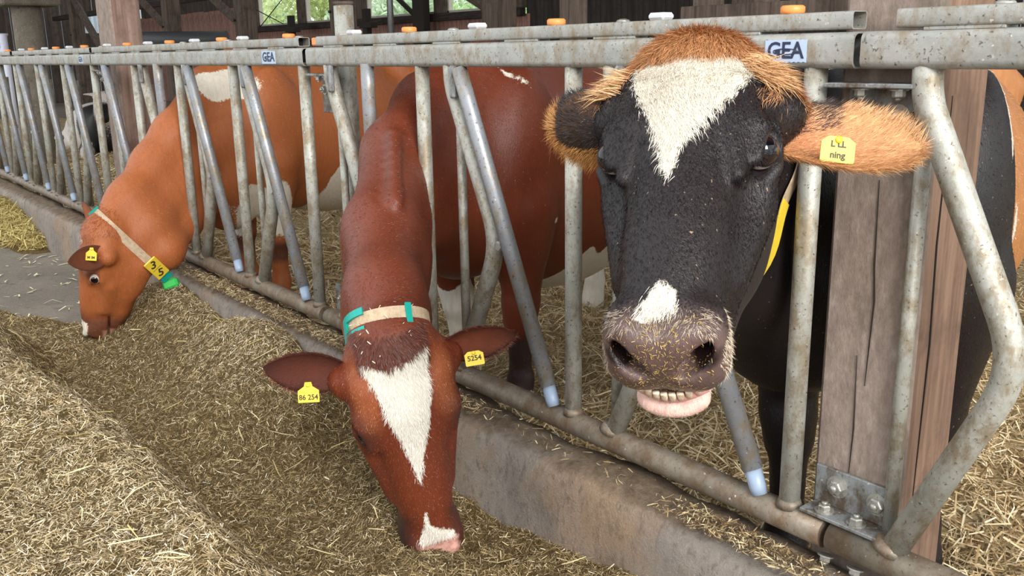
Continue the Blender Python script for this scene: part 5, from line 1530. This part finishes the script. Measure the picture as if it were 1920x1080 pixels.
# ---- light brown cow at left: head down, seen from her left side
def cow_tan():
    H = HeadFrame([[-0.9277, -0.3183, -0.1949], [0.2224, -0.052, -0.9736], [0.2997, -0.9466, 0.119]], [-4.6333, -0.5509, 0.7096], 1.1, 1.03)
    W = (-5.06, 0.42); back = np.array((-0.40, 0.917)); hs = 1.06
    root = empty('cow', 'light brown cow at left eating with a numbered collar', 'cow', (W[0], W[1], 0.08), 'dairy cows at the feed fence')
    F = Field(*make_axes(H, W, back, 0.0095, HEADBOX, 0.028, hs=hs))
    p = body_prims(F, W, back, hs, drop=.08, bris=.12); s = H.s
    ch = [H.w(0, .02, -.10), np.array((-4.70, -.30, .80)), np.array((-4.81, -.13, .95)), np.array((-4.85, .0, 1.09)), np.array((-5.0, .25, 1.30)), np.array((-5.08, .45, 1.35))]
    rr = [.085, .09, .095, .095, .105, .11]
    for i in range(5): F.cone(ch[i], ch[i+1], rr[i], rr[i+1], .08)
    tl = [H.w(0, .15, -.26), np.array((-4.62, -.19, .55)), np.array((-4.79, -.03, .66)), np.array((-4.88, .12, .78)), np.array((-5.0, .34, .86))]
    rr = [.065, .085, .095, .11, .2]
    for i in range(4): F.cone(tl[i], tl[i+1], rr[i], rr[i+1], .10)
    ml = [(a+b)/2 for a, b in zip(ch, tl+[tl[-1]])]
    for i in range(4): F.cone(ml[i], ml[i+1], (.09, .10, .10, .12)[i], (.10, .10, .12, .17)[i], .08)
    head_prims(F, H, hollow=False)
    def fields(V, L):
        l, v, d = L.T
        near = (np.abs(l) < .2) & (v > -.08) & (v < .6) & (d > -.32) & (d < .1)
        P3 = V-np.array((W[0], W[1], 0))
        b = (P3@np.array((back[0], back[1], 0)))/hs; sd = (P3@np.array((back[1], -back[0], 0)))/hs; z = V[:, 2]
        w = np.full(len(V), -.1)
        w[near] = np.maximum(np.minimum(v-.44, d+.035), .016-np.linalg.norm((L-np.array((0, .05, -.005)))[:, :]*np.array((.5, 1, 1)), axis=1))[near]
        sp = lambda c, r, q=(1, 1, 1): r-np.linalg.norm((V-np.array(c))*np.array(q), axis=1)
        wav = .04*np.sin(b*17)+.03*np.sin(b*41+z*9)
        belly = np.where(b > .25, (.78+.10*sst(.4, .9, b)+wav)-z, -.1)
        belly = np.minimum(belly, b-.40+wav)
        w = np.where(near, w, np.maximum.reduce([belly, (1-np.linalg.norm((V-np.array((-4.87, .34, 1.325)))/np.array((.2, .17, .085)), axis=1))*.08+wav*.25, (1-np.linalg.norm((V-np.array((-4.95, .44, .64)))/np.array((.4, .17, .19)), axis=1))*.1+wav*.4]))
        dk = np.full(len(V), -.1)
        dk[near] = np.maximum(np.minimum(v-.40, .03), np.minimum(.06-np.abs(v-.13), .03-np.abs(d+.03)))[near]*.7-.004
        legd = np.where((z < .48) & (z > .30) & (b < .6), .06-np.abs(z-.39), -.1)
        dk = np.where(near, dk, legd)
        pk = np.full(len(V), -.1); pk[near] = np.minimum(np.minimum(v-.47, -.10-d), d+.17)[near]
        hole = np.full(len(V), -.1)
        for q in (1, -1):
            hole = np.maximum(hole, np.where(near, .018-np.sqrt(((l-.040*q))**2+((v-.512)/1.1)**2+((d+.060)/.55)**2), -.1))
        return dict(m_white=w, m_ginger=np.full(len(V), -.1), m_dark=dk, m_pink=pk, m_hole=hole)
    mat = m_coat('light_brown_coat', rgb(164, 92, 50), rgb(184, 108, 62), rgb(236, 226, 208), rgb(186, 116, 66), rgb(160, 92, 50), rgb(104, 62, 46), (rgb(206, 156, 132), rgb(186, 136, 112)), 0.5, 0.3, 0.35)
    body, V, Q, bvh = bake('body', F, H, fields, mat, root)
    for q in (1, -1):
        eyeball(root, H.w(.097*q, .192, -.058), .0235*s, H.dirv(1.0*q, .02, .25), .80)
    tan, drk = rgb(150, 84, 48), rgb(96, 58, 44)
    ex, ey = np.array(r2), np.array(u2); face = np.cross(ex, ey)
    o, EV, EF, ei = make_ear('ear', root, H.w(-.105, .075, -.115), H.w(-.215, .055, .055), ey, 1, -.3, (tan, rgb(118, 68, 46), drk), .007, 'near ear held out forward', 0.0, width=.112*s)
    tc = np.array(ei['base'])*.62+(np.array(ei['base'])+ei['ax']*ei['L'])*.38+face*.035+ey*.012
    ear_tag(o, tc, ex*.97-ey*.05, ey+ex*.1, .050, .056, [('M IM', -.26, .3)], 'yellow ear tag, number unreadable', True)
    o2, _, _, _ = make_ear('ear', root, H.w(.105, .085, -.095), H.w(.25, .0, -.02), H.dirv(0, -1, .2), 1, .5, (drk, tan, drk), .007, None, 0.0, width=.10*s)
    # soft poll tuft
    fv = V[Q].mean(1); fl = H.loc(fv)
    sel = (fl[:, 1] < .05) & (fl[:, 1] > -.08) & (np.abs(fl[:, 0]) < .09) & (fl[:, 2] > -.15)
    P, N, f = sample_mesh(V, Q, 2500, sel.astype(float))
    hairs('fur', P, N, np.tile(H.dirv(0, .9, .2), (len(P), 1)), rng.uniform(.008, .02, len(P)), np.full(len(P), .0015), rng.uniform(.1, .4, len(P)), jitter(len(P), rgb(150, 84, 48), .2), root)
    body_fur(V, Q, H, fields, 36000, (rgb(178, 98, 54), rgb(238, 230, 216), rgb(178, 98, 54), rgb(110, 66, 50)), root, .45, (.008, .014), .0016)
    # collar with number tag and transponder
    A, B = np.array((-4.67, -.443, .734)), np.array((-4.463, -.221, .429))
    vw = (A+B)/2-np.array(CAM_POS); vw /= np.linalg.norm(vw)
    nax = np.cross(B-A, vw)
    c0 = (A+B)/2+vw*.10
    pts, nn = ring_points(bvh, c0, nax, A-B, 0, 360, 73, .55)
    mb, P, D = band(pts, nn, .040, .004, .004, True, 6)
    col = mb.build('collar', M_STRAP, root)
    def near_i(q): return min(range(72), key=lambda i: np.linalg.norm(P[i]-q))
    front = [i for i in range(72) if D[i]@vw < -.05]
    front.sort(key=lambda i: (P[i]-A)@(B-A))
    # front side indices ordered from crest to throat
    k = len(front)
    def sect(i0, i1, w, off, th, name, mt, lab=None):
        ii = front[i0:i1]
        m2, _, _ = band([(P[i], D[i]) for i in ii], nn, w, off, th, False, 0)
        o = m2.build(name, mt, col)
        if lab: o['label'] = lab
        return o
    sect(0, max(3, k//9), .056, .008, .012, 'buckle', M_TEAL, 'teal buckle')
    # yellow number sleeve near the throat
    def at(t): 
        f = t*(k-1); i = int(f); j = min(k-1, i+1); f -= i
        return P[front[i]]*(1-f)+P[front[j]]*f
    dn = at(.93)-at(.70); dn /= np.linalg.norm(dn)
    nrm = -vw-dn*(-vw@dn); nrm /= np.linalg.norm(nrm)
    sd = np.cross(nrm, dn)
    c = at(.80)+nrm*.030
    M4 = Matrix([[dn[0], sd[0], nrm[0], c[0]], [dn[1], sd[1], nrm[1], c[1]], [dn[2], sd[2], nrm[2], c[2]], [0, 0, 0, 1]])
    mb = MB(); mb.box((-.066, -.034, -.004), (.066, .034, .004), .003, 0, M4)
    up_ = -dn*.6+(ey-nrm*(ey@nrm))*.7; up_ /= np.linalg.norm(up_)
    for ch_, xx in (('3', -.030), ('5', .034)):
        TV, TF = text_mesh(ch_, .062, .0003, .0012)
        # digits read along the strap: their up direction points across it
        mb.add(place([(v[0]+0, v[1]+0, v[2]+.0048) for v in TV], c+dn*xx, np.cross(up_, nrm), up_), TF, 1)
    mb.box((-.001, -.024, .004), (.001, .024, .0046), 0, 1, M4)
    mb.build('number_tag', [M_TAG, M_TAGINK], col)['label'] = 'yellow number tag reading 3 5'
    c2 = at(.97)+nrm*.028+dn*.012
    M5 = Matrix([[dn[0], sd[0], nrm[0], c2[0]], [dn[1], sd[1], nrm[1], c2[1]], [dn[2], sd[2], nrm[2], c2[2]], [0, 0, 0, 1]])
    mb = MB(); mb.box((-.02, -.03, -.01), (.03, .03, .01), .005, 0, M5); mb.build('strap_loop', M_TEAL, col)['label'] = 'teal strap loop'
    c3 = at(1.0)+dn*.072+nrm*.026-ey*.012
    gx = ex*.9+ey*.35; gx /= np.linalg.norm(gx); gy = ey-gx*(gx@ey); gy /= np.linalg.norm(gy); gz = np.cross(gx, gy)
    M6 = Matrix([[gx[0], gy[0], gz[0], c3[0]], [gx[1], gy[1], gz[1], c3[1]], [gx[2], gy[2], gz[2], c3[2]], [0, 0, 0, 1]])
    mb = MB(); mb.box((-.038, -.024, -.022), (.038, .024, .022), .010, 0, M6); mb.build('transponder', M_GREEN, col)['label'] = 'green transponder box'
    c4 = at(.86)+sd*(-.05 if (sd@ey) < 0 else .05)-nrm*.02
    M7 = Matrix([[dn[0], sd[0], nrm[0], c4[0]], [dn[1], sd[1], nrm[1], c4[1]], [dn[2], sd[2], nrm[2], c4[2]], [0, 0, 0, 1]])
    mb = MB(); mb.box((-.035, -.018, -.004), (.045, .018, .004), .003, 0, M7); mb.build('number_tag', M_TAG, col)['label'] = 'second yellow tag behind the first'
    return H, bvh
HTn, BVHT = cow_tan()
# ---- black and white cow lying far away in the straw at left
def cow_far():
    root = empty('cow', 'black and white cow lying far off in the straw behind the left fence', 'cow', (-14.4, 2.3, 0.1), 'dairy cows resting in the straw')
    ax = [np.arange(-16.4, -13.0, .045), np.arange(1.2, 3.4, .045), np.arange(0.05, 1.3, .045)]
    F = Field(*ax); I = np.eye(3)
    F.ell((-14.9, 2.3, .42), I, (1.0, .45, .42), .1)
    F.cone((-14.1, 2.2, .6), (-13.75, 2.1, .85), .22, .16, .15)
    F.cone((-13.75, 2.1, .88), (-13.4, 1.95, .68), .13, .075, .08)
    F.cone((-13.8, 2.1, .97), (-13.8, 1.85, 1.0), .05, .03, .04); F.cone((-13.8, 2.1, .97), (-13.85, 2.35, 1.0), .05, .03, .04)
    F.cone((-14.4, 1.95, .2), (-13.9, 1.8, .16), .12, .08, .08); F.cone((-15.4, 1.9, .25), (-14.9, 1.75, .16), .15, .08, .1)
    V, Q = F.mesh(); me = np_mesh('body', V, Q, True)
    w = np.sin(V[:, 0]*5+1)*.5+np.sin(V[:, 1]*7+V[:, 2]*4)*.4
    for k in ('m_ginger', 'm_dark', 'm_pink', 'm_hole'): set_float(me, k, np.full(len(V), -.1))
    set_float(me, 'm_white', w*.05)
    add_obj('body', me, m_coat('pied_coat', rgb(22, 20, 22), rgb(36, 32, 32), rgb(236, 226, 216), rgb(60, 50, 40), rgb(60, 50, 40), rgb(30, 26, 26), (rgb(220, 170, 160), rgb(200, 150, 140))), root)
cow_far()
feed = empty('feed_pile', 'greenish brown chopped silage heaped along the curb', 'feed', (-3, -0.8, FLOOR_Z), kind='stuff')
o = surface('silage_mat', -11.0, 0.6, -2.7, -0.115, 0.03, feed_h, M_FEED, None, None); o.parent = feed; o.location = -feed.location; o['kind'] = 'stuff'
def samp_feed(n):
    # denser toward the camera, thinning out with distance
    u = rng.uniform(0, 1, n); x = -0.9-4.9*u**1.25
    y = rng.uniform(-1.9, -0.13, n)
    w = rng.uniform(0, 1, n) < .12
    x = np.where(w, rng.uniform(-5.5, 0.4, n), x); y = np.where(w, rng.uniform(-2.6, -0.13, n), y)
    return x, y
def keep(C, dens):
    return rng.uniform(0, 1, len(C)) < dens
FC = [rgb(126, 106, 72), rgb(164, 142, 102), rgb(96, 80, 53), rgb(198, 178, 140), rgb(234, 220, 188)]
C, dx, dy = scatter(290000, samp_feed, feed_h)
k = C[:, 2] > 0.105; C, dx, dy = C[k], dx[k], dy[k]
bright = sst(0.2, 0.42, C[:, 2])  # higher blades turn paler: the mound's lit look is put into the colour
n = len(C)
cols = palette(n, FC, [.33, .27, .24, .12, .04], 0.25)
cb = palette(n, [rgb(200, 180, 144), rgb(232, 218, 188), rgb(170, 150, 116)], [.4, .25, .35], 0.18)
pick = rng.uniform(0, 1, n) < bright*0.55
cols[pick] = cb[pick]
o = blades('silage_blades', C, dx, dy, rng.uniform(0.009, 0.036, n), rng.uniform(0.0011, 0.0027, n), 0.45, cols, M_STRAND, feed, 0.3, 1); o['kind'] = 'stuff'
# long pale stalks on top
C, dx, dy = scatter(520, samp_feed, feed_h); k = C[:, 2] > 0.12; C, dx, dy = C[k], dx[k], dy[k]; n = len(C)
o = blades('loose_stalks', C+np.array([0, 0, .012]), dx, dy, rng.uniform(0.04, 0.11, n), rng.uniform(0.002, 0.004, n), 0.2, palette(n, [rgb(226, 208, 156), rgb(200, 178, 120)], [.6, .4]), M_STRAND, feed); o['kind'] = 'stuff'
# far hay heap by the curb, yellow straw
def samp_far(n): return rng.uniform(-10.6, -7.0, n), rng.uniform(-0.6, -0.12, n)
C, dx, dy = scatter(12000, samp_far, feed_h); k = C[:, 2] > 0.115; C, dx, dy = C[k], dx[k], dy[k]; n = len(C)
hp = empty('hay_heap', 'small heap of yellow hay against the far left curb', 'hay', (-8.7, -0.2, FLOOR_Z), kind='stuff')
o = blades('hay_blades', C, dx, dy, rng.uniform(0.06, 0.2, n), rng.uniform(0.005, 0.009, n), 0.3, palette(n, [rgb(206, 188, 124), rgb(176, 156, 96), rgb(150, 128, 74)], [.4, .35, .25]), M_STRAND, hp); o['kind'] = 'stuff'
# scraps lying on the bare concrete
n = 160
C = np.stack([rng.uniform(-8.5, -5.2, n), rng.uniform(-1.0, -0.15, n), np.full(n, FLOOR_Z+0.006)], 1)
a = rng.uniform(0, 6.28, n); T = np.stack([np.cos(a), np.sin(a), np.zeros(n)], 1)
o = strands('straw_scraps', C, T, rng.uniform(0.03, 0.12, n), rng.uniform(0.006, 0.014, n), rng.normal(0, .2, n), palette(n, [rgb(226, 214, 176)], [1.0]), M_STRAND, None, np.tile([0, 0, 1.], (n, 1)))
tag(o, 'scattered pale straw scraps on the bare grey concrete floor', 'straw', kind='stuff')

def straw_h(x, y):
    P = np.stack([x, y], -1).reshape(-1, 2)
    n = ((vnoise(P, 1.7, 11)-0.5)*0.10+(vnoise(P, 5, 12)-0.5)*0.05+(vnoise(P, 14, 14)-0.5)*0.03).reshape(x.shape)
    return 0.13+n*sst(0.05, 0.4, y)
bed = empty('straw_bedding', 'deep golden straw bedding covering the stall floor', 'straw', (-3, 3, 0.05), kind='stuff')
o = surface('straw_mat', -24.0, 1.5, 0.06, 8.9, 0.06, straw_h, M_STRAW, None, None); o.parent = bed; o.location = -bed.location; o['kind'] = 'stuff'
SCOL = [rgb(206, 182, 138), rgb(230, 210, 170), rgb(176, 150, 108), rgb(146, 120, 84), rgb(242, 228, 194)]
def samp_str(n):
    u = rng.uniform(0, 1, n); ang = rng.uniform(math.radians(12), math.radians(74), n)
    r = 1.75+5.5*u**1.5; 
    return -r*np.sin(ang), -1.62+r*np.cos(ang)
C, dx, dy = scatter(75000, samp_str, straw_h); k = C[:, 1] > 0.09; C, dx, dy = C[k], dx[k], dy[k]; n = len(C)
o = blades('straw_blades', C, dx, dy, rng.uniform(0.04, 0.14, n), rng.uniform(0.003, 0.0065, n), 0.28, palette(n, SCOL, [.3, .25, .2, .13, .12], 0.12), M_STRAND, bed); o['kind'] = 'stuff'
def samp_str2(n): return rng.uniform(-16, -4.5, n), rng.uniform(0.1, 5.5, n)
C, dx, dy = scatter(30000, samp_str2, straw_h); n = len(C)
o = blades('straw_blades', C, dx, dy, rng.uniform(0.08, 0.2, n), rng.uniform(0.006, 0.012, n), 0.28, palette(n, SCOL, [.3, .25, .2, .13, .12], 0.12), M_STRAND, bed); o['kind'] = 'stuff'
# chaff on top of the curb
def samp_c(n):
    x = -0.9-5.5*rng.uniform(0, 1, n)**1.2; return x, rng.uniform(-0.115, -0.03, n)
x, y = samp_c(17000)
dens = np.clip(vnoise(np.stack([x, y*0.3], 1), 2.6, 21)*1.5-0.42, 0.04, 1)+0.8*g2(x, y*0, -3.95, 0, 0.6, 1)
k = rng.uniform(0, 1, len(x)) < dens; x, y = x[k], y[k]; n = len(x)
C = np.stack([x, y, np.where(x > -1.45, 0.405, 0.418)+rng.uniform(0, .014, n)], 1)
o = blades('chaff', C, np.zeros(n), np.zeros(n), rng.uniform(0.006, 0.034, n), rng.uniform(0.0012, 0.0034, n), 0.2, palette(n, [rgb(208, 190, 150), rgb(150, 126, 90), rgb(96, 76, 54)], [.3, .35, .35]), M_STRAND)
tag(o, 'loose straw chaff strewn along the top of the concrete curb', 'straw', kind='stuff')
